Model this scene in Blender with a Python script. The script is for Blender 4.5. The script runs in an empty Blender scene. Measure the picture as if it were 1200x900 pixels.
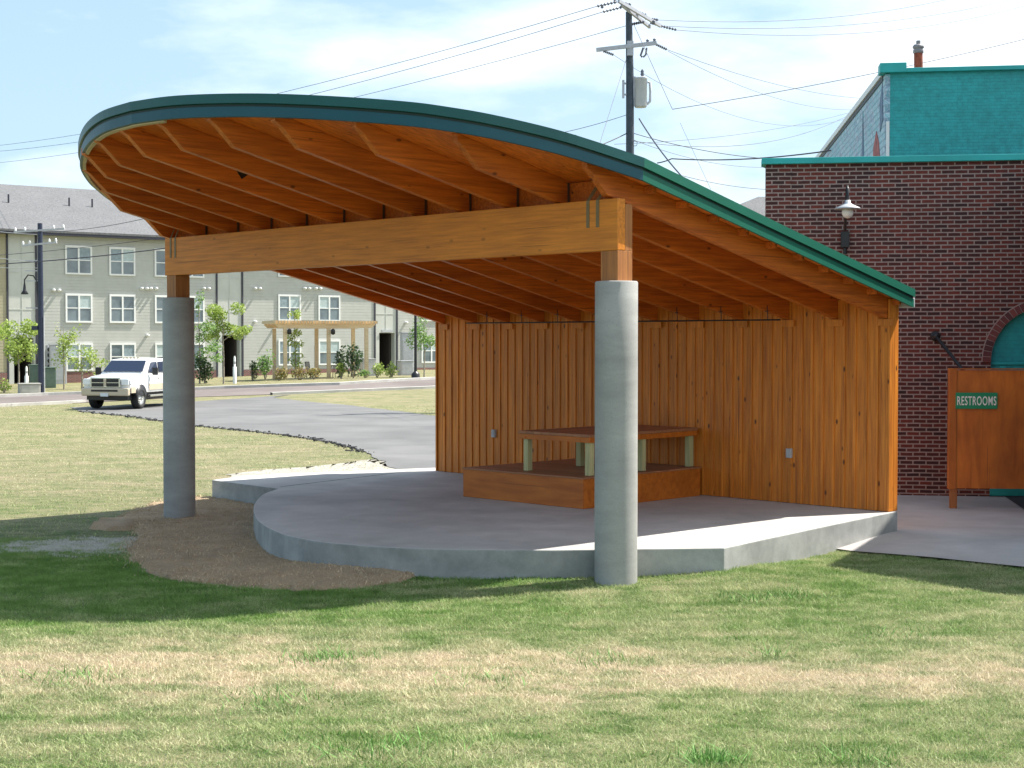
import bpy, bmesh, math, random
import numpy as np
from mathutils import Vector, Matrix
from math import sin, cos, pi, radians, sqrt, hypot
random.seed(7); rng = np.random.default_rng(7)
S = bpy.context.scene
COL = S.collection
# ------------------------------------------------------------ camera, sky, sun
FPX = 1768.4; TILT = 0.028; EYE = 2.616
cam = bpy.data.cameras.new('camera'); camo = bpy.data.objects.new('camera', cam); COL.objects.link(camo)
cam.sensor_width = 36; cam.lens = 36*FPX/1200; cam.clip_end = 6000; cam.clip_start = .1
camo.location = (0, 0, EYE); camo.rotation_euler = (pi/2-TILT, 0, 0)
S.camera = camo
SUN_H = Vector((.929, .370, 0)).normalized(); SUN_EL = radians(54.0)
SUN = Vector((SUN_H.x*cos(SUN_EL), SUN_H.y*cos(SUN_EL), sin(SUN_EL)))
sl = bpy.data.lights.new('sun', 'SUN'); so = bpy.data.objects.new('sun', sl); COL.objects.link(so)
sl.energy = 5.0; sl.angle = radians(.53); sl.color = (1, .955, .88)
so.rotation_euler = SUN.to_track_quat('Z', 'Y').to_euler(); so.location = (20, 10, 30)
W = bpy.data.worlds.new('World'); S.world = W; W.use_nodes = True
nt = W.node_tree; nt.nodes.clear()
N = nt.nodes.new; L_ = nt.links.new
out = N('ShaderNodeOutputWorld'); bg = N('ShaderNodeBackground'); sky = N('ShaderNodeTexSky')
sky.sky_type = 'NISHITA'; sky.sun_disc = False; sky.sun_elevation = SUN_EL
sky.sun_rotation = math.atan2(SUN_H.x, SUN_H.y); sky.air_density = 1.0; sky.dust_density = 1.6; sky.ozone_density = 1.6
tc = N('ShaderNodeTexCoord'); mp = N('ShaderNodeMapping'); mp.inputs['Scale'].default_value = (1, 1, 3.2); mp.inputs['Location'].default_value = (.35, .2, .1)
nz = N('ShaderNodeTexNoise'); nz.inputs['Scale'].default_value = 3.4; nz.inputs['Detail'].default_value = 7; nz.inputs['Roughness'].default_value = .55
rp = N('ShaderNodeValToRGB'); rp.color_ramp.elements[0].position = .47; rp.color_ramp.elements[1].position = .72
# more cloud towards +X (the right half of the sky)
sx = N('ShaderNodeSeparateXYZ'); mr = N('ShaderNodeMapRange')
mr.inputs[1].default_value = -.45; mr.inputs[2].default_value = .3; mr.inputs[3].default_value = -.13; mr.inputs[4].default_value = .13
ad = N('ShaderNodeMath'); ad.operation = 'ADD'
mx = N('ShaderNodeMixRGB'); mx.inputs[2].default_value = (9.0, 9.3, 9.6, 1)
mf = N('ShaderNodeMath'); mf.operation = 'MULTIPLY'; mf.inputs[1].default_value = .8
L_(tc.outputs['Generated'], mp.inputs[0]); L_(mp.outputs[0], nz.inputs['Vector']); L_(tc.outputs['Generated'], sx.inputs[0])
L_(sx.outputs[0], mr.inputs[0]); L_(nz.outputs[0], ad.inputs[0]); L_(mr.outputs[0], ad.inputs[1]); L_(ad.outputs[0], rp.inputs[0])
L_(rp.outputs[0], mf.inputs[0]); L_(mf.outputs[0], mx.inputs[0]); hz = N('ShaderNodeMixRGB'); hz.inputs[0].default_value = .45; hz.inputs[2].default_value = (4.6, 6.6, 8.3, 1); L_(sky.outputs[0], hz.inputs[1]); L_(hz.outputs[0], mx.inputs[1]); L_(mx.outputs[0], bg.inputs[0]); L_(bg.outputs[0], out.inputs[0])
bg.inputs[1].default_value = .084
S.view_settings.view_transform = 'Standard'; S.view_settings.look = 'None'; S.view_settings.gamma = 1
S.view_settings.exposure = 1.0

# ------------------------------------------------------------ terrain
TH = 0.787; X0, Y0 = 1.116, 16.149                      # pavilion frame: origin at the right column
CT, ST = cos(TH), sin(TH)
def wl(a, b):                                           # pavilion (a = leftwards along the beam, b = backwards) -> world
    return (X0-a*CT+b*ST, Y0+a*ST+b*CT)
def lw(x, y):
    dx, dy = x-X0, y-Y0
    return (-dx*CT+dy*ST, dx*ST+dy*CT)
def sstep(t):
    t = np.clip(t, 0, 1); return t*t*(3-2*t)
def g(x, y):
    x = np.asarray(x, float); y = np.asarray(y, float)
    z = sstep((y-62)/24)*.55*sstep((x+30)/24)
    for (a, b, h, r) in ((-.6, 1.3, .1, 1.1), (.9, -.1, .06, .8), (2.6, -1.2, .1, 1.0), (5.6, -.3, .06, 1.0), (0, 5.6, .07, 1.5), (10, 2, .04, 1.2)):
        wx, wy = wl(a, b)
        z = z+h*np.exp(-((x-wx)**2+(y-wy)**2)/(r*r))
    return z
def gz(x, y): return float(g(x, y))
def ray(px, py):
    u = -(py-450)/FPX; X = (px-600)/FPX
    return (X, cos(TILT)+sin(TILT)*u, -sin(TILT)+cos(TILT)*u)
def gp(px, py, dz=0.):
    r = ray(px, py); z = dz
    for _ in range(8):
        t = (z-EYE)/r[2]; x, y = r[0]*t, r[1]*t; z = gz(x, y)+dz
    return (x, y)
def vp(px, py, Y):
    r = ray(px, py); t = Y/r[1]; return Vector((r[0]*t, Y, EYE+r[2]*t))

# ------------------------------------------------------------ mesh builder
class MB:
    def __init__(s): s.v = []; s.f = []; s.c = []; s.sm = []
    def add(s, vs, fs, var=None, smooth=False):
        if var is None: var = random.random()
        o = len(s.v); s.v += [tuple(p) for p in vs]; s.f += [tuple(i+o for i in f) for f in fs]
        s.c += [var]*len(fs); s.sm += [smooth]*len(fs)
    def box(s, a, b, var=None):
        x0, y0, z0 = [min(a[i], b[i]) for i in range(3)]; x1, y1, z1 = [max(a[i], b[i]) for i in range(3)]
        s.add([(x0, y0, z0), (x1, y0, z0), (x1, y1, z0), (x0, y1, z0), (x0, y0, z1), (x1, y0, z1), (x1, y1, z1), (x0, y1, z1)],
              [(0, 3, 2, 1), (4, 5, 6, 7), (0, 1, 5, 4), (1, 2, 6, 5), (2, 3, 7, 6), (3, 0, 4, 7)], var)
    def bar(s, p, q, w, h, up=(0, 0, 1), var=None):
        p = Vector(p); q = Vector(q); d = (q-p).normalized(); u = Vector(up); x = d.cross(u)
        if x.length < 1e-4: x = d.cross(Vector((1, 0, 0)))
        x.normalize(); u = x.cross(d).normalized()
        vs = [e+x*sx*w/2+u*sy*h/2 for e in (p, q) for sx, sy in ((-1, -1), (1, -1), (1, 1), (-1, 1))]
        s.add(vs, [(0, 1, 2, 3), (7, 6, 5, 4), (0, 4, 5, 1), (1, 5, 6, 2), (2, 6, 7, 3), (3, 7, 4, 0)], var)
    def tube(s, pts, r, n=10, caps=True, var=None, smooth=True):
        pts = [Vector(p) for p in pts]; rs = r if isinstance(r, (list, tuple)) else [r]*len(pts)
        vs = []; prev = None
        for i, p in enumerate(pts):
            d = (pts[min(i+1, len(pts)-1)]-pts[max(i-1, 0)]).normalized()
            ref = prev if prev is not None else (Vector((1, 0, 0)) if abs(d.x) < .8 else Vector((0, 1, 0)))
            x = (ref-d*ref.dot(d)).normalized(); prev = x; y = d.cross(x)
            for k in range(n):
                a = 2*pi*k/n; vs.append(p+(x*cos(a)+y*sin(a))*rs[i])
        fs = [(i*n+k, i*n+(k+1) % n, (i+1)*n+(k+1) % n, (i+1)*n+k) for i in range(len(pts)-1) for k in range(n)]
        if var is None: var = random.random()
        s.add(vs, fs, var, smooth)
        if caps:
            m = len(pts)-1
            s.add(vs[:n], [tuple(range(n-1, -1, -1))], var); s.add(vs[m*n:], [tuple(range(n))], var)
    def lathe(s, prof, c=(0, 0, 0), n=24, var=None, axis='z', smooth=True):
        vs = []
        for (r, z) in prof:
            for k in range(n):
                a = 2*pi*k/n
                p = (r*cos(a), r*sin(a), z)
                if axis == 'x': p = (z, r*cos(a), r*sin(a))
                if axis == 'y': p = (r*cos(a), z, -r*sin(a))
                vs.append((p[0]+c[0], p[1]+c[1], p[2]+c[2]))
        fs = [(i*n+k, i*n+(k+1) % n, (i+1)*n+(k+1) % n, (i+1)*n+k) for i in range(len(prof)-1) for k in range(n)]
        s.add(vs, fs, var, smooth)
    def prism(s, poly, z0, z1, var=None, axis='z', top=None):
        """poly 2D extruded; axis z: (x,y)->z ; axis x: poly (y,z) from x=z0..z1 ; axis y: poly (x,z)"""
        n = len(poly)
        def P(p, t):
            if axis == 'z': return (p[0], p[1], t(p) if callable(t) else t)
            if axis == 'x': return (t, p[0], p[1])
            return (p[0], t, p[1])
        vs = [P(p, z0) for p in poly]+[P(p, z1) for p in poly]
        fs = [tuple(range(n-1, -1, -1)), tuple(range(n, 2*n))]+[(i, (i+1) % n, (i+1) % n+n, i+n) for i in range(n)]
        s.add(vs, fs, var)
    def build(s, name, mat, parent=None, bevel=0, label=None):
        me = bpy.data.meshes.new(name); me.from_pydata(s.v, [], s.f)
        at = me.attributes.new('var', 'FLOAT', 'FACE'); at.data.foreach_set('value', s.c)
        me.polygons.foreach_set('use_smooth', s.sm)
        bm = bmesh.new(); bm.from_mesh(me); bmesh.ops.recalc_face_normals(bm, faces=bm.faces) ; bm.to_mesh(me); bm.free()
        me.materials.append(mat)
        o = bpy.data.objects.new(name, me); COL.objects.link(o)
        if parent: o.parent = parent
        if bevel:
            m = o.modifiers.new('b', 'BEVEL'); m.width = bevel; m.segments = 2; m.limit_method = 'ANGLE'
        if label: o['label'] = label
        return o
def tag(o, label=None, cat=None, group=None, kind=None):
    if label: o['label'] = label
    if cat: o['category'] = cat
    if group: o['group'] = group
    if kind: o['kind'] = kind
    return o
def empty(name, loc, rz=0, label=None, cat=None, group=None):
    o = bpy.data.objects.new(name, None); COL.objects.link(o); o.location = loc; o.rotation_euler = (0, 0, rz)
    o.empty_display_size = .3
    return tag(o, label, cat, group)

# ------------------------------------------------------------ materials
def newmat(name):
    m = bpy.data.materials.new(name); m.use_nodes = True; t = m.node_tree
    return m, t, t.nodes['Principled BSDF']
class G:
    """tiny node helper"""
    def __init__(s, t): s.t = t
    def n(s, typ, **kw):
        nd = s.t.nodes.new(typ)
        for k, v in kw.items():
            if k in nd.inputs: nd.inputs[k].default_value = v
            else: setattr(nd, k, v)
        return nd
    def l(s, a, b): s.t.links.new(a, b)
    def coord(s, kind='Object', scale=(1, 1, 1), rot=(0, 0, 0), loc=(0, 0, 0)):
        c = s.n('ShaderNodeTexCoord'); m = s.n('ShaderNodeMapping')
        m.inputs['Scale'].default_value = scale; m.inputs['Rotation'].default_value = rot; m.inputs['Location'].default_value = loc
        s.l(c.outputs[kind], m.inputs[0]); return m.outputs[0]
    def pos(s, scale=(1, 1, 1)):
        c = s.n('ShaderNodeNewGeometry'); m = s.n('ShaderNodeMapping'); m.inputs['Scale'].default_value = scale
        s.l(c.outputs['Position'], m.inputs[0]); return m.outputs[0]
    def noise(s, vec, scale, detail=4, rough=.55, dist=0):
        nd = s.n('ShaderNodeTexNoise'); nd.inputs['Scale'].default_value = scale; nd.inputs['Detail'].default_value = detail
        nd.inputs['Roughness'].default_value = rough; nd.inputs['Distortion'].default_value = dist
        s.l(vec, nd.inputs['Vector']); return nd.outputs[0]
    def ramp(s, f, stops):
        r = s.n('ShaderNodeValToRGB'); e = r.color_ramp.elements
        while len(e) < len(stops): e.new(.5)
        for i, (p, c) in enumerate(stops): e[i].position = p; e[i].color = (c[0], c[1], c[2], 1) if not isinstance(c, (int, float)) else (c, c, c, 1)
        s.l(f, r.inputs[0]); return r.outputs[0]
    def mix(s, f, a, b, mode='MIX'):
        m = s.n('ShaderNodeMixRGB'); m.blend_type = mode
        for i, v in ((0, f), (1, a), (2, b)):
            if hasattr(v, 'links'): s.l(v, m.inputs[i])
            elif isinstance(v, (int, float)): m.inputs[i].default_value = v if i == 0 else (v, v, v, 1)
            else: m.inputs[i].default_value = (v[0], v[1], v[2], 1)
        return m.outputs[0]
    def math(s, op, a, b=0., clamp=False):
        m = s.n('ShaderNodeMath'); m.operation = op; m.use_clamp = clamp
        for i, v in ((0, a), (1, b)):
            if hasattr(v, 'links'): s.l(v, m.inputs[i])
            else: m.inputs[i].default_value = v
        return m.outputs[0]
    def bump(s, h, strength, dist, bsdf):
        b = s.n('ShaderNodeBump'); b.inputs['Strength'].default_value = strength; b.inputs['Distance'].default_value = dist
        s.l(h, b.inputs['Height']); s.l(b.outputs[0], bsdf.inputs['Normal'])
    def var(s):
        a = s.n('ShaderNodeAttribute'); a.attribute_name = 'var'; return a.outputs['Fac']
def plain(name, col, rough=.6, metal=0, amt=.12, scale=6, bump=0.):
    m, t, b = newmat(name); q = G(t)
    f = q.noise(q.coord(), scale, 5)
    c = q.mix(q.ramp(f, [(.3, 0), (.7, 1)]), [x*(1-amt) for x in col], [min(1, x*(1+amt)) for x in col])
    q.l(c, b.inputs['Base Color']); b.inputs['Roughness'].default_value = rough; b.inputs['Metallic'].default_value = metal
    if bump: q.bump(f, bump, .01, b)
    return m
def wood(name, dark, light, axis='z', knots=.6, rough=.55, lam=0, stretch=22, objrand=True, blotch=.25, tone=.6):
    """streaky stained softwood; grain runs along the given local axis"""
    m, t, b = newmat(name); q = G(t)
    sc = [stretch]*3; sc['xyz'.index(axis)] = 1.0
    base = q.n('ShaderNodeTexCoord').outputs['Object']
    va = q.var()
    off = q.n('ShaderNodeVectorMath'); off.operation = 'MULTIPLY_ADD'
    cmb = q.n('ShaderNodeCombineXYZ'); q.l(va, cmb.inputs[0]); q.l(va, cmb.inputs[1]); q.l(va, cmb.inputs[2])
    oi = q.n('ShaderNodeObjectInfo')
    q.l(cmb.outputs[0], off.inputs[0]); off.inputs[1].default_value = (17, 31, 23); q.l(base, off.inputs[2])
    off2 = q.n('ShaderNodeVectorMath'); off2.operation = 'ADD'
    c2 = q.n('ShaderNodeCombineXYZ'); r9 = q.math('MULTIPLY', oi.outputs['Random'], 9.); q.l(r9, c2.inputs[0]); q.l(r9, c2.inputs[1]); q.l(r9, c2.inputs[2])
    q.l(off.outputs[0], off2.inputs[0]); q.l(c2.outputs[0], off2.inputs[1])
    mp = q.n('ShaderNodeMapping'); mp.inputs['Scale'].default_value = sc; q.l(off2.outputs[0], mp.inputs[0])
    gr = q.noise(mp.outputs[0], 1.3, 6, .62, .25)
    col = q.ramp(gr, [(.28, dark), (.5, [(d+l)/2 for d, l in zip(dark, light)]), (.72, light)])
    # per-board tone
    vv = q.math('ADD', va, oi.outputs['Random']) if objrand else va
    vf = q.math('FRACT', vv)
    col = q.mix(tone, col, q.mix(q.math('MULTIPLY', vf, 1.0), [.62]*3, [1.0]*3), 'MULTIPLY')
    bl = q.noise(off2.outputs[0], 1.1, 3)
    col = q.mix(blotch, col, q.ramp(bl, [(.3, .45), (.7, 1.0)]), 'MULTIPLY')
    sc3 = [34.]*3; sc3['xyz'.index(axis)] = .55
    mc = q.n('ShaderNodeMapping'); mc.inputs['Scale'].default_value = sc3; q.l(off2.outputs[0], mc.inputs[0])
    ck = q.noise(mc.outputs[0], 1., 2, .5, .1); ckm = q.ramp(ck, [(.30, 1), (.335, 0)])
    col = q.mix(q.math('MULTIPLY', ckm, .55), col, [x*.3 for x in dark])
    # knots
    sk = [3.2]*3; sk['xyz'.index(axis)] = 1.5
    mk = q.n('ShaderNodeMapping'); mk.inputs['Scale'].default_value = sk; q.l(off2.outputs[0], mk.inputs[0])
    vo = q.n('ShaderNodeTexVoronoi'); vo.inputs['Scale'].default_value = 1.7; q.l(mk.outputs[0], vo.inputs['Vector'])
    kn = q.ramp(vo.outputs['Distance'], [(.055, 1), (.12, 0)])
    col = q.mix(q.math('MULTIPLY', kn, knots), col, [x*.22 for x in dark])
    if lam:
        w = q.n('ShaderNodeTexWave'); w.wave_type = 'BANDS'; w.bands_direction = 'Z'; w.inputs['Scale'].default_value = lam; w.inputs['Distortion'].default_value = .1
        q.l(base, w.inputs['Vector'])
        col = q.mix(q.math('MULTIPLY', q.ramp(w.outputs['Fac'], [(.0, 1), (.04, 0)]), .35), col, [x*.4 for x in dark])
    q.l(col, b.inputs['Base Color']); b.inputs['Roughness'].default_value = rough
    q.bump(gr, .25, .004, b)
    return m
M = {}
M['siding'] = wood('stained_siding', (.50, .134, .011), (.92, .314, .030), 'z', 1.0, .5, blotch=.3, tone=.55)
M['rafter'] = wood('stained_rafter', (.42, .086, .009), (.90, .235, .024), 'y', .9, .5, tone=.6, blotch=.3)
M['beamw'] = wood('glulam', (.54, .162, .010), (.92, .318, .026), 'x', .45, .55, lam=0, stretch=20, tone=.3)
M['endgrain'] = wood('post_wood', (.30, .105, .028), (.56, .225, .062), 'z', .5, .6)
M['ply'] = wood('stained_plywood', (.52, .125, .010), (.80, .235, .022), 'x', .1, .5, stretch=9, blotch=.4)
M['plyv'] = wood('stained_plywood_upright', (.46, .115, .009), (.80, .238, .022), 'z', .15, .55, stretch=5, blotch=.7)
M['deckw'] = wood('stained_boards', (.36, .135, .055), (.54, .25, .12), 'x', .3, .6)
M['treated'] = wood('treated_lumber', (.42, .40, .18), (.70, .66, .36), 'z', .9, .7)
M['cedar'] = wood('pale_cedar', (.62, .45, .26), (.84, .68, .46), 'x', .3, .7)
def metal_paint(name, col, rough, amt=.1):
    m, t, b = newmat(name); q = G(t)
    f = q.noise(q.coord(scale=(1, 1, 4)), 2.5, 5, .6)
    q.l(q.mix(f, [x*(1-amt*2) for x in col], [x*(1+amt) for x in col]), b.inputs['Base Color'])
    b.inputs['Roughness'].default_value = rough; b.inputs['Specular IOR Level'].default_value = .4
    q.bump(f, .12, .01, b)
    return m
M['green'] = metal_paint('green_roof_metal', (.008, .125, .082), .45)
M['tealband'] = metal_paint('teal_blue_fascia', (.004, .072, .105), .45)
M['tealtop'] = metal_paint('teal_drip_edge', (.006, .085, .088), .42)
M['green_shade'] = plain('gap_shade_green', (.004, .025, .022), .6)  # darkened green for the fascia groove, its shade put into the colour
def concrete(name, a, c, scale=2.2, bump=.25, rough=.85, streak=None):
    m, t, b = newmat(name); q = G(t)
    v = q.coord(scale=streak or (1, 1, 1))
    f1 = q.noise(v, scale, 7, .62, .3); f2 = q.noise(q.coord(), 60, 3, .6); f3 = q.noise(q.coord(), scale*.35, 3)
    col = q.ramp(f1, [(.28, a), (.72, c)])
    col = q.mix(.5, col, q.ramp(f3, [(.3, .55), (.65, 1)]), 'MULTIPLY')
    col = q.mix(.25, col, q.ramp(f2, [(.3, .6), (.7, 1)]), 'MULTIPLY')
    vo = q.n('ShaderNodeTexVoronoi'); vo.inputs['Scale'].default_value = 14; q.l(q.coord(), vo.inputs['Vector'])
    pit = q.ramp(vo.outputs['Distance'], [(.06, 1), (.12, 0)])
    col = q.mix(q.math('MULTIPLY', pit, .3), col, [x*.4 for x in a])
    q.l(col, b.inputs['Base Color']); b.inputs['Roughness'].default_value = rough
    q.bump(f2, bump, .004, b)
    return m
M['conc'] = concrete('slab_concrete', (.44, .425, .40), (.63, .61, .575), 1.3)
M['conc_side_shade'] = concrete('slab_edge_shade_concrete', (.26, .27, .255), (.44, .44, .42), 3.0, .5)  # same concrete, darker on the vertical faces: their shade is in the colour
M['conc_col'] = concrete('column_concrete', (.315, .315, .30), (.42, .42, .40), 1.8, .4, streak=(1, 1, 3))
M['pave'] = concrete('pavement_concrete', (.40, .375, .36), (.56, .53, .505), 1.0)
M['asph'] = concrete('asphalt', (.125, .123, .122), (.19, .186, .182), .55, .6)
M['road'] = concrete('road_surface', (.15, .12, .11), (.21, .175, .16), .4, .6)
M['asph_dk'] = concrete('dark_asphalt', (.035, .035, .037), (.06, .06, .062), 2, .8)
M['kerb'] = concrete('kerb_concrete', (.42, .41, .38), (.58, .56, .52), 2)
M['black'] = plain('black_metal', (.012, .012, .014), .4)
M['navy'] = plain('blue_black_steel', (.018, .025, .055), .35)
M['zinc'] = plain('galvanised_strap', (.20, .15, .08), .5, .3)
M['strapdk'] = plain('dull_steel_strap', (.10, .085, .07), .5, .5)
M['grey'] = plain('grey_box', (.42, .43, .45), .5)
M['white'] = plain('white_paint', (.78, .78, .76), .45, amt=.04)
M['rust'] = plain('rust', (.24, .06, .03), .8, amt=.4, scale=14)
M['gold'] = plain('beige_trim', (.52, .46, .36), .4)

def grass_mat(name, blades):
    m, t, b = newmat(name); q = G(t)
    P = q.pos()
    n1 = q.noise(q.pos((.45, 1.0, 1)), 1.0, 6, .65, .4)          # medium patches, stretched sideways
    n2 = q.noise(q.pos((.5, 1, 1)), 4.2, 5, .7)
    n3 = q.noise(P, 55 if not blades else 120, 2, .6)
    n4 = q.noise(P, .16, 3, .5)
    sp = q.n('ShaderNodeSeparateXYZ'); q.l(P, sp.inputs[0])
    # worn straw band lying across the lawn near the camera
    wav = q.noise(q.pos((.5, .5, 1)), .7, 3)
    yc = q.math('ADD', q.math('ADD', sp.outputs[1], q.math('MULTIPLY', sp.outputs[0], .03)), q.math('MULTIPLY', q.math('SUBTRACT', wav, .5), 2.2))
    d = q.math('DIVIDE', q.math('SUBTRACT', yc, 11.85), .95)
    band = q.math('POWER', 2.718, q.math('MULTIPLY', q.math('MULTIPLY', d, d), -1.))
    s1 = q.ramp(n1, [(.42, 0), (.68, 1)])
    s2 = q.ramp(n2, [(.40, 0), (.66, 1)])
    far = q.n('ShaderNodeMapRange'); far.inputs[1].default_value = 20.5; far.inputs[2].default_value = 27; q.l(sp.outputs[1], far.inputs[0])
    straw = q.math('ADD', q.math('MULTIPLY', s1, .38), q.math('MULTIPLY', s2, .40))
    straw = q.math('ADD', straw, q.math('MULTIPLY', band, q.math('ADD', .42, q.math('MULTIPLY', s2, .45))))
    straw = q.math('ADD', straw, q.math('MULTIPLY', far.outputs[0], .24))
    gx_ = q.math('DIVIDE', q.math('ADD', sp.outputs[0], 5.5), 5.5); gy_ = q.math('DIVIDE', q.math('SUBTRACT', sp.outputs[1], 16.6), 2.6)
    shade_green = q.math('POWER', 2.718, q.math('MULTIPLY', q.math('ADD', q.math('MULTIPLY', gx_, gx_), q.math('MULTIPLY', gy_, gy_)), -1.))
    straw = q.math('SUBTRACT', straw, q.math('MULTIPLY', shade_green, .42))  # less straw where the roof shadow falls, shade painted as darker green
    n3s = q.math('MULTIPLY', q.math('SUBTRACT', n3, .5), 1.5)
    straw = q.math('ADD', straw, n3s, clamp=True)
    green = q.ramp(n2, [(.3, (.105, .225, .040)), (.7, (.290, .440, .120))])
    dry = q.ramp(n3, [(.3, (.52, .43, .27)), (.7, (.95, .83, .62))])
    col = q.mix(straw, green, dry)
    col = q.mix(.3, col, q.ramp(n4, [(.3, .7), (.7, 1)]), 'MULTIPLY')
    # pale sandy patch beside the straw mat
    cx, cy = gp(108, 640)
    dx = q.math('DIVIDE', q.math('SUBTRACT', sp.outputs[0], cx), 1.15); dy = q.math('DIVIDE', q.math('SUBTRACT', sp.outputs[1], cy), .85)
    dd = q.math('ADD', q.math('MULTIPLY', dx, dx), q.math('MULTIPLY', dy, dy))
    dd = q.math('ADD', dd, q.math('MULTIPLY', q.math('SUBTRACT', n2, .5), 7.5))
    sand = q.ramp(dd, [(.5, 1), (.8, 0)])
    col = q.mix(q.math('MULTIPLY', sand, .95), col, (.66, .64, .58))
    if not blades: col = q.mix(1, col, (.50, .46, .42), 'MULTIPLY')
    q.l(col, b.inputs['Base Color']); b.inputs['Roughness'].default_value = .75; b.inputs['Specular IOR Level'].default_value = .25
    if blades:
        tr = q.n('ShaderNodeBsdfTranslucent'); q.l(col, tr.inputs[0]); ms = q.n('ShaderNodeMixShader'); ms.inputs[0].default_value = .35
        o = t.nodes['Material Output']; q.l(b.outputs[0], ms.inputs[1]); q.l(tr.outputs[0], ms.inputs[2]); q.l(ms.outputs[0], o.inputs[0])
    else:
        q.bump(q.noise(P, 38, 4, .7), .9, .05, b)
    return m
M['lawn'] = grass_mat('lawn_soil', False); M['blade'] = grass_mat('grass_blades', True)

# ------------------------------------------------------------ ground
def axis(ranges):
    o = []
    for a, b, n in ranges: o += list(np.linspace(a, b, n, endpoint=False))
    return o+[ranges[-1][1]]
xs = axis([(-1500, -200, 8), (-200, -60, 14), (-60, -14, 36), (-14, 12, 100), (12, 60, 30), (60, 200, 12), (200, 1500, 8)])
ys = axis([(-400, -20, 8), (-20, 5, 20), (5, 32, 104), (32, 62, 36), (62, 88, 50), (88, 200, 30), (200, 2500, 14)])
XX, YY = np.meshgrid(xs, ys); ZZ = g(XX, YY)
nx, ny = len(xs), len(ys)
vs = np.stack([XX, YY, ZZ], -1).reshape(-1, 3)
fs = [(j*nx+i, j*nx+i+1, (j+1)*nx+i+1, (j+1)*nx+i) for j in range(ny-1) for i in range(nx-1)]
me = bpy.data.meshes.new('lawn'); me.from_pydata(vs.tolist(), [], fs); me.materials.append(M['lawn'])
me.polygons.foreach_set('use_smooth', [True]*len(fs))
o = bpy.data.objects.new('lawn', me); COL.objects.link(o); tag(o, kind='structure')

def resample(pl, n):
    pl = [Vector((p[0], p[1])) for p in pl]; d = [0]
    for a, b in zip(pl, pl[1:]): d.append(d[-1]+(b-a).length)
    r = []
    for k in range(n):
        t = d[-1]*k/(n-1); i = 0
        while i < len(d)-2 and d[i+1] < t: i += 1
        f = (t-d[i])/max(1e-9, d[i+1]-d[i]); r.append(pl[i].lerp(pl[i+1], f))
    return r
def strip(name, A, B, dz, mat, n=60, m=10, kind='structure', rough=0.):
    A = resample(A, n); B = resample(B, n); V = []
    for i in range(n):
        for j in range(m+1):
            p = A[i].lerp(B[i], j/m)
            e = rough*random.uniform(-1, 1) if j in (0, m) else 0
            V.append((p.x+e, p.y+e, gz(p.x, p.y)+dz))
    F = [(i*(m+1)+j, i*(m+1)+j+1, (i+1)*(m+1)+j+1, (i+1)*(m+1)+j) for i in range(n-1) for j in range(m)]
    b = MB(); b.add(V, F, .5, True); o = b.build(name, mat); tag(o, kind=kind); return o
def kerbline(name, pl, w, h, mat, n=60):
    P = resample(pl, n); V = []; F = []
    for i, p in enumerate(P):
        d = (P[min(i+1, n-1)]-P[max(i-1, 0)]).normalized(); nn = Vector((-d.y, d.x))
        for s, z in ((-w/2, -.1), (-w/2, h), (w/2, h), (w/2, -.1)):
            q_ = p+nn*s; V.append((q_.x, q_.y, gz(q_.x, q_.y)+z))
    for i in range(n-1):
        for k in range(3): F.append((i*4+k, i*4+k+1, (i+1)*4+k+1, (i+1)*4+k))
    b = MB(); b.add(V, F, .5); o = b.build(name, mat); tag(o, kind='structure'); return o
# street in front of the apartments
far = [gp(-260, 475), gp(-60, 468), gp(60, 463.5), gp(270, 455), gp(400, 449.5), gp(520, 444.5), gp(760, 436), gp(1000, 430)]
near = [gp(-260, 488), gp(-60, 479.5), gp(60, 474), gp(200, 466.5), gp(330, 460), gp(512, 449.8), gp(760, 440), gp(1000, 433)]
strip('street', far, near, .02, M['road'], 120, 10)
kerbline('far_kerb', far, .35, .15, M['kerb'], 90)
kerbline('near_kerb', [near[0], near[1], near[2], gp(98, 471.8)], .3, .12, M['kerb'], 30)
kerbline('near_kerb', [gp(318, 461.8), gp(330, 460.5), near[5], near[6], near[7]], .3, .12, M['kerb'], 50)
# asphalt drive running to the back of the pavilion
DL = [gp(84, 478), gp(95, 482.5), gp(150, 488), gp(230, 499.5), gp(290, 505), gp(345, 511.5), gp(395, 520), gp(430, 531), gp(452, 543), gp(462, 552)]
DR = [gp(340, 461), gp(318, 466), gp(360, 471), gp(400, 474.5), gp(430, 478), gp(475, 483.5), gp(520, 489), gp(600, 498), gp(700, 512), gp(760, 552)]
strip('drive', DL, DR, .022, M['asph'], 90, 14, rough=.07)
DA = [gp(100, 470), gp(340, 459.5)]; DB = [gp(88, 479), gp(325, 465)]
# dark broken asphalt lip on the left edge
pe = resample(DL[1:8], 130)
b = MB()
for p_e in pe:                                           # crumbled lip of broken asphalt
    for _ in range(3):
        r0_ = random.uniform(.02, .09)*random.choice((.5, .8, 1.3)); cx_e = p_e.x+random.gauss(0, .10); cy_e = p_e.y+random.gauss(-.08, .12); n_e = 6
        zt_e = gz(cx_e, cy_e)+random.uniform(.01, .06); a_e = random.uniform(0, 6)
        V = [(cx_e+r0_*random.uniform(.7, 1.2)*cos(a_e+k*2*pi/n_e), cy_e+r0_*random.uniform(.7, 1.2)*sin(a_e+k*2*pi/n_e), zt_e-.09) for k in range(n_e)]
        V += [(cx_e+(x_-cx_e)*.7, cy_e+(y_-cy_e)*.7, zt_e) for x_, y_, _z in V]
        b.add(V, [tuple(range(n_e, 2*n_e))]+[(k, (k+1) % n_e, (k+1) % n_e+n_e, k+n_e) for k in range(n_e)])
tag(b.build('asphalt_rubble', M['asph_dk']), 'crumbled dark asphalt along the left edge of the drive', 'rubble', kind='stuff')
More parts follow.
